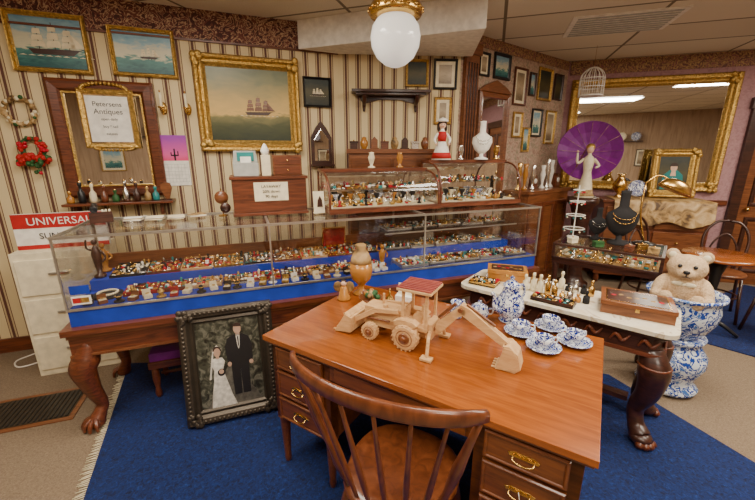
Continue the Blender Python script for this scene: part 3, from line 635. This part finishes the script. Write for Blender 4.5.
b.tube([(-.038,0,.16),(-.08,0,.165),(-.095,0,.12),(-.060,0,.07)],.006,'china',8,sm=5); b.done()
b=B('sugar_bowl',T(.525,1.715,.761)); b.lathe([(.028,0),(.03,.005),(.024,.01),(.045,.03),(.050,.055),(.040,.075),(.042,.08),(.02,.095),(.006,.1),(.01,.11),(0,.115)],'china',seg=24)
for s_ in(-1,1): b.tube([(s_*.042,0,.065),(s_*.07,0,.065),(s_*.068,0,.04),(s_*.045,0,.035)],.004,'china',8,sm=4)
b.done()
b=B('cream_jug',T(.42,1.755,.761)@Rz(40)); b.lathe([(.025,0),(.027,.005),(.022,.01),(.038,.03),(.040,.05),(.030,.075),(.036,.09),(.033,.09),(.026,.075),(0,.03)],'china',seg=24)
b.tube([(.03,0,.085),(.06,0,.08),(.06,0,.045),(.036,0,.035)],.004,'china',8,sm=4); b.sph((-.034,0,.085),(.012,.01,.008),'china',8); b.done()
b=B('amber_glass_vase',T(-.10,2.09,.761)); b.lathe([(.05,0),(.052,.01),(.02,.025),(.015,.05),(.03,.07),(.060,.10),(.070,.15),(.064,.20)],'amber',seg=20); b.lathe([(.064,.20),(.060,.23),(.045,.265),(.028,.285),(.034,.31),(.030,.315),(0,.30)],'goldcloth',seg=20); b.done()
b=B('angel_figurine',T(-.20,2.00,.761)); b.lathe([(.04,0),(.042,.01),(.03,.03),(.02,.075),(.01,.085)],'amber',seg=14); b.sph((0,0,.10),.018,'skin',10); b.sph((0,.004,.108),(.019,.018,.014),'hair',8)
for s_ in(-1,1): b.sph((s_*.035,.012,.075),(.028,.006,.035),'goldcloth',8)
b.done()
b=B('pine_cone_bowl',T(-.04,1.94,.761)); b.lathe([(.03,0),(.06,.02),(.07,.04),(.066,.04),(.03,.012),(0,.01)],'medwood',seg=18)
for k in range(14): b.sph((R.uniform(-.04,.04),R.uniform(-.04,.04),.04+R.random()*.025),.018,R.choice(['medwood','goldcloth','green','amber']),7)
b.done()
b=B('folded_price_cards',T(.16,1.99,.761)@Rz(-20)); b.b2(-.05,.05,-.03,.03,0,.03,'white'); b.xz([(-.04,.03),(.04,.03),(.04,.10),(-.04,.10)],-.002,.0,'cream',Rx(-8)); b.done()
b=B('brass_bell',T(.07,1.93,.761)); b.lathe([(.032,0),(.028,.01),(.018,.04),(.006,.055),(.005,.09),(0,.095)],'brass',seg=16); b.done()
# ---------------------------------------------------------------- marble table
b=B('marble_top_table',MT); W=1.21;D=.47;zm=.72
def ser(x0,x1,y0,y1,r=.07,n=5):
    P=[]
    for cx,cy,a0 in((x1-r,y0+r,-90),(x1-r,y1-r,0),(x0+r,y1-r,90),(x0+r,y0+r,180)):
        for k in range(n+1):
            a=math.radians(a0+90*k/n); P.append((cx+r*math.cos(a),cy+r*math.sin(a)))
    return P
b.prism(ser(0,W,0,D),.695,zm,'marble'); b.prism(ser(.02,W-.02,.02,D-.02),.675,.695,'darkwood'); b.prism(ser(.05,W-.05,.05,D-.05),.56,.675,'darkwood'); b.prism(ser(.035,W-.035,.035,D-.035),.555,.575,'redwood')
for k in range(8): b.tube([(.14+k*.13,.046,.60),(.165+k*.13,.040,.645),(.20+k*.13,.040,.615),(.23+k*.13,.046,.65)],[.005,.011,.011,.005],'redwood',6,sm=4)
for k in range(3): b.sph((W-.048,.12+k*.11,.62),(.008,.04,.022),'redwood',8)
for x,dx in((.13,-.6),(W-.10,.6)):
    for y,dy in((.11,-.6),(D-.11,.6)):
        P=[(x+.0*dx,y+.0*dy,.57),(x+.05*dx,y+.05*dy,.47),(x+.04*dx,y+.04*dy,.33),(x-.02*dx,y-.02*dy,.20),(x+.0*dx,y+.0*dy,.11),(x+.05*dx,y+.05*dy,.06)]
        b.tube(P,[.06,.078,.058,.042,.042,.055],'darkwood',14,sm=6)
        c=(x+.06*dx,y+.06*dy)
        b.sph((c[0],c[1],.05),(.06,.06,.036),'darkwood',12)
        for k in range(4):
            a=math.atan2(dy,dx)+(k-1.5)*.5; b.sph((c[0]+.055*math.cos(a),c[1]+.055*math.sin(a),.034),(.024,.024,.02),'redwood',8)
        for k in range(4): b.ring((x+.045*dx,y+.045*dy,.50-k*.03),.071-.006*k,.009,'redwood',seg=14)
b.b2(.16,W-.16,D/2-.03,D/2+.03,.16,.19,'darkwood')
b.done(.003)
def fancybox(name,x,y,w,d,h,rz,m='redwood',F=MT,z=zm):
    b=B(name,F@T(x,y,z+.001)@Rz(rz)); b.b2(-w/2,w/2,-d/2,d/2,0,h*.65,m); b.b2(-w/2-.005,w/2+.005,-d/2-.005,d/2+.005,h*.68,h,m); b.b2(-w/2+.02,w/2-.02,-d/2+.02,d/2-.02,h,h+.001,'brass'); b.b2(-w/2+.026,w/2-.026,-d/2+.026,d/2-.026,h,h+.002,'darkwood')
    for k in range(7): b.sph((-w*.33+w*.11*k,.02*math.sin(k*2),h+.002),(.014,.014,.002),R.choice(['gold','gem','goldcloth']),8)
    b.box((0,-d/2-.004,h*.6),(.02,.006,.02),'brass'); b.done(.002)
fancybox('inlaid_wooden_box',1.00,.25,.34,.24,.075,8,'medwood')
fancybox('lacquered_keepsake_box',.22,.33,.26,.17,.08,22,'amber')
for i in range(18):
    x=.40+(i%9)*.045; y=.19+(i//9)*.16+R.uniform(-.015,.015); hh=R.uniform(.04,.13)
    b=B('perfume_bottle' if i%2 else 'miniature_ornament',MT@T(x,y,zm+.001)@Rz(R.uniform(0,90))); m=R.choice(['amber','silver','brass','velvet','darkwood','ivory','goldcloth'])
    b.lathe([(.018,0),(.020,hh*.15),(.018,hh*.55),(.007,hh*.65),(.007,hh*.8),(.011,hh*.85),(.008,hh),(0,hh*1.02)],m,seg=10); b.done()
tray('costume_jewelry_tray',.14,.13,zm+.001,.18,.14,'velvet',(5,4),5,rim='brass',F=MT,s=1.3)
tray('coin_tray',.60,.085,zm+.001,.24,.1,'velvet',(8,3),0,rim='darkwood',F=MT,s=1.1)
# ---------------------------------------------------------------- porcelain planter + teddy
PX,PY=2.05,2.24
b=B('porcelain_planter_on_stand',T(PX,PY,.0))
b.lathe([(.13,.013),(.175,.02),(.18,.04),(.16,.06),(.14,.09),(.165,.15),(.195,.22),(.19,.28),(.15,.34),(.13,.37),(.16,.39),(.165,.41),(0,.41)],'chinabig',seg=36)
b.lathe([(.10,.41),(.12,.42),(.155,.47),(.190,.54),(.20,.61),(.19,.66),(.195,.685),(.215,.70),(.215,.715),(.195,.715),(.18,.68),(.17,.60),(0,.56)],'chinabig',seg=36)
b.done()
def blob(name,els,mat,M,vox=.008):
    b=B(name,M)
    for e in els:
        X=T(*e[0])@(e[2] if len(e)>2 else I); b.sph((0,0,0),e[1],mat,20,X)
    o=b.done(); m=o.modifiers.new('remesh','REMESH'); m.mode='VOXEL'; m.voxel_size=vox; m.use_smooth_shade=True
    s_=o.modifiers.new('smooth','SMOOTH'); s_.iterations=4; s_.factor=.5
    return o
o=blob('teddy_bear',[((0,0,.12),(.115,.10,.12)),((0,-.02,.26),(.108,.088,.088)),((0,-.09,.240),(.054,.047,.040)),((-.084,0,.335),(.040,.020,.040)),((.084,0,.335),(.040,.020,.040)),
 ((-.115,-.05,.13),(.04,.045,.085),Rx(-35)@Ry(18)),((.115,-.05,.13),(.04,.045,.085),Rx(-35)@Ry(-18)),((-.13,-.10,.08),(.035,.038,.032)),((.13,-.10,.08),(.035,.038,.032)),
 ((-.07,-.08,.03),(.05,.08,.045)),((.07,-.08,.03),(.05,.08,.045)),((-.08,-.15,.075),(.042,.028,.052)),((.08,-.15,.075),(.042,.028,.052))],'fur',T(PX-.03,PY+.0,.625)@Rz(-40),.007)
b=B('teddy_face'); 
for s_ in(-1,1): b.sph((s_*.038,-.100,.286),.0125,'blackp',10)
b.sph((0,-.137,.256),(.019,.012,.013),'blackp',10); b.tube([(0,-.140,.246),(0,-.136,.228)],.0028,'blackp',5); b.tube([(-.022,-.128,.222),(0,-.135,.227),(.022,-.128,.222)],.0028,'blackp',5,sm=3)
for s_ in(-1,1): b.sph((s_*.084,-.018,.335),(.022,.006,.022),'ivory',10)
b.sph((-.03,-.09,.165),(.035,.012,.016),'ivory',10); b.sph((.03,-.09,.165),(.035,.012,.016),'ivory',10); b.sph((0,-.097,.165),.012,'ivory',8)
f=b.done(); f.parent=o
# ---------------------------------------------------------------- display vitrine on stand (right)
BC=T(1.93,2.905)@Rz(-39.7)
b=B('table_top_vitrine',BC); 
b.b2(-.37,.37,-.24,.24,.70,.74,'darkwood')
for x in(-.34,.34):
    for y in(-.21,.21): b.lathe([(.018,0),(.024,.04),(.016,.08),(.028,.4),(.02,.6),(.03,.70)],'darkwood',(x,y,0),12)
b.b2(-.36,.36,-.23,.23,.74,.755,'goldcloth')
for y in(-.235,.235): b.box((0,y,.80),(.74,.015,.12),'glass'); b.box((0,y,.865),(.75,.022,.018),'darkwood'); b.box((0,y,.75),(.75,.022,.02),'darkwood')
for x in(-.365,.365): b.box((x,0,.80),(.015,.47,.12),'glass'); b.box((x,0,.865),(.022,.49,.018),'darkwood'); b.box((x,0,.75),(.022,.49,.02),'darkwood')
for x in(-.365,.365):
    for y in(-.235,.235): b.box((x,y,.805),(.022,.022,.13),'darkwood')
b.b2(-.36,.36,-.23,.23,.866,.872,'glass')
for i in range(15):
    for j in range(7): trinket(b,-.32+i*.046,-.18+j*.06,.756,1.5)
b.done(.002)
def bust(name,M,mat,s=1,neck='gold'):
    b=B(name,M@Matrix.Scale(s,4)); b.lathe([(.07,0),(.07,.012),(.02,.03),(.02,.07)],mat,seg=20)
    b.lathe([(.03,.06),(.075,.10),(.105,.17),(.10,.22),(.055,.25),(.032,.27),(.030,.36),(.034,.38),(0,.385)],mat,seg=24,sy=.55)
    for k in range(2):
        P=[(.075*math.sin(a)*(1-.12*k),-.062*math.cos(a*.6)+.0,.235-.03*k-.05*(math.cos(a))) for a in[-1.4+2.8*i/20 for i in range(21)]]
        for p in P: b.sph(p,.0038,neck,6)
    b.done()
bust('black_necklace_bust',BC@T(.05,.06,.873)@Rz(25),'velvet',1.15,'brass'); bust('black_necklace_bust',BC@T(-.125,.15,.873)@Rz(25),'velvet',.72,'silver')
bust('white_necklace_bust',CS@T(2.98,.46,zt+.378)@Rz(-20),'white',.85,'silver')
b=B('tiered_wire_stand',BC@T(-.30,.10,.873)); b.cyl((0,0,0),.05,.006,'white'); b.cyl((0,0,0),.005,.46,'white',8)
for z,r in((.08,.085),(.20,.075),(.32,.06),(.42,.045)):
    b.ring((0,0,z),r,.004,'white',seg=20); b.cyl((0,0,z-.002),r,.003,'glass',20)
    for k in range(8):
        a=2*pi*k/8; b.sph((r*math.cos(a),r*math.sin(a),z-.02),.008,R.choice(['ivory','gem','teal']),6)
b.done()
b=B('gooseneck_desk_lamp',BC@T(.22,.16,.873)@Rz(39.7)); b.lathe([(.08,0),(.08,.015),(.02,.03),(0,.03)],'blackp',seg=20)
b.tube([(0,0,.02),(-.06,.02,.25),(-.04,.05,.50)],.008,'brass',8,sm=4); b.tube([(-.04,.05,.50),(.04,.03,.56),(.14,-.02,.50)],.007,'brass',8,sm=4)
X=T(.14,-.03,.46)@Ry(22); b.lathe([(.14,-.02),(.135,.0),(.11,.04),(.055,.065),(0,.07)],'brass',seg=24,X=X,sy=.5); b.lathe([(.13,-.018),(0,-.018)],'white',seg=24,X=X,sy=.47); b.done()
for k,(x,y,m) in enumerate(((.30,-.12,'goldcloth'),(.22,-.04,'brass'),(-.06,-.16,'green'),(-.25,-.14,'ivory'),(.15,-.16,'redwood'))):
    b=B('trinket_box',BC@T(x,y,.873)@Rz(k*20)); b.b2(-.035,.035,-.025,.025,0,.03,m); b.b2(-.037,.037,-.027,.027,.032,.045,m); b.sph((0,0,.05),.007,'brass',6); b.done(.002)
b=B('porcelain_doll',CS@T(2.60,.50,zt+.378)@Rz(-20)); b.lathe([(.085,0),(.08,.02),(.055,.10),(.028,.16),(.035,.20),(.03,.23),(.014,.245),(.012,.26)],'white',seg=20); b.lathe([(.087,.012),(.075,.055),(.07,.06)],'red',seg=20); b.lathe([(.033,.15),(.040,.20),(.030,.232)],'red',seg=16)
b.sph((0,0,.285),(.030,.028,.034),'skin',14); b.sph((0,.008,.298),(.037,.033,.034),'hair',12); b.sph((-.03,.01,.27),(.014,.02,.04),'hair',8); b.sph((.03,.01,.27),(.014,.02,.04),'hair',8)
for s_ in(-1,1): b.tube([(s_*.033,0,.215),(s_*.065,-.01,.17),(s_*.055,-.035,.135)],[.014,.011,.008],'white',8,sm=3); b.sph((s_*.055,-.04,.128),.010,'skin',8); b.sph((s_*.011,-.027,.29),.004,'blackp',6)
b.lathe([(.045,.31),(.05,.315),(.03,.335),(0,.345)],'white',seg=14); b.sph((0,-.029,.272),(.006,.003,.003),'red',6); b.done()
for k,(x,y,m) in enumerate(((2.78,.48,'silver'),(3.17,.50,'brass'),(1.95,.47,'ivory'),(2.20,.48,'amber'))):
    b=B('small_ornament',CS@T(x,y,zt+(.378 if x>2.4 else .318))); b.lathe([(.03,0),(.032,.008),(.010,.02),(.02,.05),(.028,.08),(.018,.11),(.022,.12),(0,.125)],m,seg=14); b.done()
# ---------------------------------------------------------------- back wall stuff
def pic(n,F,x0,x1,z0,z1,fm='blackp',cv='sepia',mt=.03,fw=.022): painting(n,F,x0,x1,z0,z1,fw,fm,cv,None,.025,False,mt)
pic('framed_print',WC,.64,.86,2.22,2.46,'gold','darkpaint',0); pic('framed_print',WC,.91,1.14,2.20,2.47,'blackp','sepia'); pic('framed_print',WC,.93,1.10,1.88,2.13,'gold','sepia')
b=B('wall_shelf',WC@T(.49,-.001,2.15)); b.b2(-.37,.37,-.16,0,0,.025,'darkwood'); b.b2(-.33,.33,-.13,0,-.02,0,'darkwood'); b.xz([(-.30,-.02),(.30,-.02),(.26,-.09),(.10,-.05),(-.10,-.05),(-.26,-.09)],-.02,0,'darkwood')
for x in(-.25,.25): b.tube([(x,-.12,-.02),(x,-.08,-.07),(x,-.02,-.10),(x,-.02,-.16)],[.02,.022,.018,.01],'darkwood',8,sm=4)
b.done(.003)
b=B('tall_oak_cabinet',T(.12,3.50,0)@Rz(4.65)); b.b2(-.39,.39,-.15,.16,0,1.60,'medwood'); b.b2(-.41,.41,-.17,.17,1.60,1.64,'medwood'); b.b2(-.41,.41,-.17,.17,0,.1,'medwood')
for x0,x1 in((-.37,-.01),(.01,.37)):
    b.frame(x0,x1,.15,1.15,[(0,-.15),(.0,-.165),(.05,-.165),(.06,-.155)],'redwood'); b.sph((x0+.33 if x0<0 else x0+.03,-.175,.7),.012,'brass',8)
    for k in range(2): b.b2(x0,x1,-.165,-.15,1.20+k*.19,1.37+k*.19,'oakside'); b.sph(((x0+x1)/2,-.175,1.285+k*.19),.013,'brass',8)
b.done(.003)
for i in range(8):
    x=-.34+i*.095; b=B(['jewelry_box','ceramic_jar','bookend'][i%3],T(.12,3.50,1.641)@Rz(4.65)@T(x,0,0)); m=['darkwood','amber','medwood','redwood','goldcloth','darkwood','silver','medwood'][i]
    if i%3==0: b.b2(-.035,.035,-.03,.03,0,.05,m); b.b2(-.038,.038,-.033,.033,.05,.07,m); b.sph((0,0,.075),.008,'brass',6)
    elif i%3==1: b.lathe([(.02,0),(.035,.03),(.038,.06),(.02,.09),(.024,.10),(0,.11)],m,seg=14)
    else: b.xz([(-.03,0),(.03,0),(.03,.08),(0,.11),(-.03,.08)],-.02,.02,m); b.b2(-.04,.04,-.03,.03,0,.01,m)
    b.done(.002)
b=B('tall_wall_mirror',WE@T(.54,-.003,1.60)); b.frame(-.26,.26,-.62,.62,[(0,0),(0,-.03),(.015,-.045),(.05,-.035),(.06,-.01),(.06,0)],'medwood'); b.b2(-.205,.205,-.01,0,-.565,.565,'mirror'); b.xz([(-.28,.62),(.28,.62),(.18,.68),(0,.74),(-.18,.68)],-.04,0,'medwood'); b.done(.002)
pic('framed_print',WE,.26,.42,2.36,2.58,'blackp','sepia',.02); pic('framed_photograph',WE,.50,.78,2.36,2.61,'blackp','sky',.0,.03)
pic('framed_print',WE,.88,1.12,2.13,2.52,'redwood','sepia'); pic('framed_print',WE,1.36,1.66,2.22,2.58,'gold','darkpaint',0,.03); pic('framed_print',WE,.92,1.10,1.78,2.06,'gold','sepia'); pic('framed_print',WE,1.18,1.30,2.25,2.50,'darkwood','sky',.0); pic('framed_print',WE,1.30,1.52,1.80,2.12,'blackp','sky',.02); pic('framed_print',WE,1.62,1.84,1.72,2.12,'gold','sepia',.02); pic('framed_print',WE,1.14,1.28,1.62,1.90,'gold','sky',.0); pic('framed_print',WE,1.72,1.92,2.25,2.55,'darkwood','darkpaint',.0)
b=B('wood_side_cabinet',WE@T(1.30,-.19,0)); b.b2(-.45,.45,-.15,.15,0,1.15,'medwood'); b.b2(-.47,.47,-.17,.165,1.15,1.19,'medwood')
for k in range(3):
    b.frame(-.43+k*.29,-.15+k*.29,.12,1.05,[(0,-.15),(0,-.165),(.04,-.165),(.05,-.155)],'redwood')
b.done(.003)
for i in range(8):
    b=B(['crystal_vase','candlestick','china_figurine','mantel_clock'][i%4],WE@T(.88+i*.115,-.20+R.uniform(-.04,.04),1.191)); hh=R.uniform(.16,.36); m=R.choice(['ivory','silver','amber','china','brass','white'])
    if i%4==3: b.xz([(-.05,0),(.05,0),(.045,.10),(.03,.15),(0,.17),(-.03,.15),(-.045,.10)],-.03,.03,'redwood'); b.lathe([(0,0),(.032,.0),(.03,.006),(0,.008)],'white',X=T(0,-.03,.09)@Rx(90),seg=16)
    else: b.lathe([(.035,0),(.036,.01),(.012,hh*.15),(.02,hh*.35),(.032,hh*.6),(.02,hh*.8),(.028,hh*.98),(.022,hh),(0,hh*.95)],m,seg=16)
    b.done()
b=B('wooden_pedestal',T(2.44,4.28,0)); b.lathe([(.18,0),(.18,.05),(.13,.08),(.10,.16),(.08,.5),(.10,.9),(.13,1.0),(.17,1.04),(.17,1.10),(0,1.10)],'darkwood',seg=24); b.done()
b=B('lady_figurine_with_parasol',T(2.44,4.28,1.101)@Rz(-25)); b.X=Matrix.Scale(1.15,4); b.lathe([(.09,0),(.09,.02),(.075,.03),(.06,.14),(.036,.25),(.05,.34),(.045,.39),(.018,.42),(.015,.44)],'ivory',seg=20); b.lathe([(.093,.018),(.078,.035),(.07,.08)],'goldcloth',seg=20); b.sph((0,0,.475),(.034,.034,.042),'skin',14); b.sph((0,.01,.495),(.042,.04,.038),'gold',12); b.sph((0,-.033,.47),(.006,.008,.008),'skin',6)
b.tube([(.045,0,.38),(.09,-.03,.32),(.06,-.08,.30)],[.016,.013,.009],'ivory',8,sm=3); b.tube([(-.045,0,.38),(-.10,-.02,.34),(-.11,-.03,.44)],[.016,.013,.009],'ivory',8,sm=3); b.sph((-.11,-.03,.455),.012,'skin',8)
b.tube([(-.11,-.03,.30),(-.02,.12,.50)],.006,'redwood',6)
b.X=I
X=T(-.0,.15,.53)@Rx(90)@Rx(-12); n=24; vs=[(0,0,-.09)]; 
for rr_,zz in((.12,-.075),(.23,-.04),(.34,.02)):
    for k in range(n): vs.append(((rr_)*math.cos(2*pi*k/n),(rr_)*math.sin(2*pi*k/n),zz-(.012 if k%2 else 0)*rr_*3))
fs=[(0,1+k,1+(k+1)%n) for k in range(n)]+[(1+j*n+k,1+(j+1)*n+k,1+(j+1)*n+(k+1)%n,1+j*n+(k+1)%n) for j in range(2) for k in range(n)]
b.add(vs,fs,'purple',False,X); b.ring((0,0,.02),.34,.004,'purple',X,32,5)
for k in range(12): b.tube([(0,0,-.07),(.33*math.cos(pi*k/6),.33*math.sin(pi*k/6),.03)],.0018,'goldcloth',4,X)
b.done()
b=B('white_birdcage',T(2.36,4.30,2.22)); 
for k in range(16):
    a=2*pi*k/16; c,s_=math.cos(a),math.sin(a); b.tube([(.12*c,.12*s_,0),(.12*c,.12*s_,.17),(.10*c,.10*s_,.23),(.05*c,.05*s_,.275),(0,0,.29)],.004,'white',4,sm=3)
for z in(0,.085,.17): b.ring((0,0,z),.12,.005,'white',seg=20)
b.cyl((0,0,-.01),.125,.012,'white',20); b.tube([(0,0,.29),(0,0,H-2.221)],.002,'brass',5); b.done()
b=B('large_gilt_mirror',WB@T(.935,-.004,1.82))
b.frame(-.875,.875,-.68,.68,[(0,0),(0,-.04),(.02,-.06),(.05,-.055),(.07,-.035),(.09,-.04),(.11,-.02),(.115,0)],'gold'); b.b2(-.77,.77,-.012,0,-.575,.575,'mirror')
for k in range(60):
    x=-.855+1.71*k/59
    for z in(-.66,.66): b.sph((x,-.05,z),(.016,.014,.018),'gold',6)
for k in range(46):
    z=-.64+1.28*k/45
    for x in(-.855,.855): b.sph((x,-.05,z),(.018,.014,.016),'gold',6)
for sx in(-1,1):
    for sz in(-1,1):
        for k in range(7): b.sph((sx*(.81+R.uniform(-.05,.05)),-.06,sz*(.62+R.uniform(-.05,.05))),(.03,.018,.03),'gold',8)
b.done()
DR=WB@T(1.05,-.30,0)
b=B('carved_sideboard',DR); b.b2(-.55,.55,-.22,.22,.12,1.03,'redwood'); b.b2(-.57,.57,-.24,.24,1.03,1.06,'redwood')
for k in range(3):
    for j in range(2): b.b2(-.51+j*.52,-.02+j*.52,-.235,-.22,.17+k*.28,.42+k*.28,'medwood'); b.sph((-.265+j*.52,-.245,.295+k*.28),.016,'brass',8)
for x in(-.5,.5):
    for y in(-.18,.18): b.lathe([(.02,0),(.035,.05),(.028,.12)],'redwood',(x,y,0),10)
b.done(.003)
b=B('gold_brocade_cloth',DR@T(.05,0,1.062)); 
nx=40; vs=[];fs=[]
prof=[(-.285,-.26),(-.275,-.12),(-.265,-.03),(-.25,.004),(-.1,.008),(.1,.008),(.235,.006)]
for i in range(nx+1):
    x=-.50+1.0*i/nx; wv=.018*math.sin(i*1.1)+.01*math.sin(i*2.7)
    for y,z in prof: k_=max(0,-z/.26); vs.append((x,y-abs(wv)*k_*1.3,z+(.03*math.sin(i*.35))*k_))
m=len(prof); fs=[(i*m+j,i*m+j+1,(i+1)*m+j+1,(i+1)*m+j) for i in range(nx) for j in range(m-1)]
b.add(vs,fs,'goldcloth',True); b.done()
def portrait(b,y):
    b.xz([(-.12,-.19),(.12,-.19),(.10,-.02),(.04,.04),(-.04,.04),(-.10,-.02)],y-.003,y,'teal'); b.xz([(.035*math.cos(a),.07+.05*math.sin(a)) for a in[2*pi*i/16 for i in range(16)]],y-.004,y,'skin')
    b.xz([(.042*math.cos(a),.085+.045*math.sin(a)) for a in[pi*i/10 for i in range(11)]],y-.005,y-.003,'hair'); b.xz([(-.02,.03),(.02,.03),(.03,-.03),(-.03,-.03)],y-.005,y-.003,'skin')
painting('gilt_portrait_painting',DR@T(.22,.10,1.075)@Rx(-6),-.24,.24,0.0,.58,.09,'gold','darkpaint',portrait,.05,True)
b=B('brass_urn',DR@T(-.35,.0,1.072)); b.lathe([(.05,0),(.05,.01),(.02,.04),(.07,.10),(.085,.16),(.05,.22),(.03,.26),(.05,.29),(0,.28)],'brass',seg=20); b.done()
b=B('colorful_plate_display',DR@T(-.16,.02,1.072)); b.lathe([(0,0),(.05,.002),(.10,.014),(.10,.018),(.05,.008),(0,.006)],'china',seg=28,X=T(0,0,.11)@Rx(75)); b.tube([(-.05,-.03,0),(-.05,.0,.02),(-.04,.06,.10)],.004,'brass',5); b.tube([(.05,-.03,0),(.05,.0,.02),(.04,.06,.10)],.004,'brass',5); b.done()
b=B('round_cafe_table',T(3.02,3.05,.010)); b.lathe([(0,.70),(.26,.70),(.275,.71),(.275,.725),(.26,.735),(0,.735)],'oak',seg=36); b.lathe([(.03,.10),(.045,.2),(.03,.35),(.04,.55),(.08,.70)],'blackp',seg=16)
for k in range(4):
    a=pi/4+k*pi/2; b.tube([(0,0,.14),(.12*math.cos(a),.12*math.sin(a),.10),(.24*math.cos(a),.24*math.sin(a),.018)],[.022,.02,.014],'blackp',8,sm=4)
b.done()
def cafe(x,y,rz):
    b=B('bentwood_chair',T(x,y,.012)@Rz(rz)); b.lathe([(0,.43),(.19,.43),(.20,.445),(.19,.46),(0,.455)],'medwood',seg=28)
    for sx in(-1,1): b.tube([(sx*.18,.20,0),(sx*.15,.14,.43)],.013,'darkwood',8); b.tube([(sx*.17,-.20,0),(sx*.15,-.15,.43),(sx*.17,-.20,.75),(sx*.10,-.235,.90),(0,-.24,.93)],.013,'darkwood',8,sm=4)
    b.tube([(-.09,-.165,.45),(-.10,-.20,.66),(0,-.22,.80),(.10,-.20,.66),(.09,-.165,.45)],.009,'darkwood',8,sm=4); b.ring((0,0,.22),.17,.009,'darkwood',seg=24); b.done()
cafe(3.42,3.42,140); cafe(3.55,2.85,80); cafe(2.88,3.62,200)
# opposite side of the shop, visible in mirrors
b=B('plate_rail_with_plates',T(1.0,-2.599,1.95)); b.b2(-2.4,2.4,0,.12,-.02,0,'darkwood')
for k in range(14): b.lathe([(0,0),(.07,.004),(.12,.02),(.12,.025),(.07,.012),(0,.01)],'china' if k%2 else 'ivory',seg=20,X=T(-2.2+k*.34,.06,.12)@Rx(-80))
b.done()
FW=T(5.2,-2.601)@Rz(180)
for x0 in (.7,1.5,2.5,3.4,4.4,5.6,6.6): pic('framed_print',FW,x0,x0+.42,1.25,1.72,R.choice(['gold','blackp']),R.choice(['sepia','sky']),.04)
# ---------------------------------------------------------------- world, camera
w=bpy.data.worlds.new('World'); bpy.context.scene.world=w; w.use_nodes=True
w.node_tree.nodes['Background'].inputs[0].default_value=(1,.9,.75,1); w.node_tree.nodes['Background'].inputs[1].default_value=.25
cam=bpy.data.cameras.new('Camera'); cam.sensor_width=36; cam.lens=360*36/755; cam.clip_start=.02
co=bpy.data.objects.new('Camera',cam); bpy.context.collection.objects.link(co); co.location=(0,0,1.6); co.rotation_euler=(math.radians(75),0,0)
bpy.context.scene.camera=co
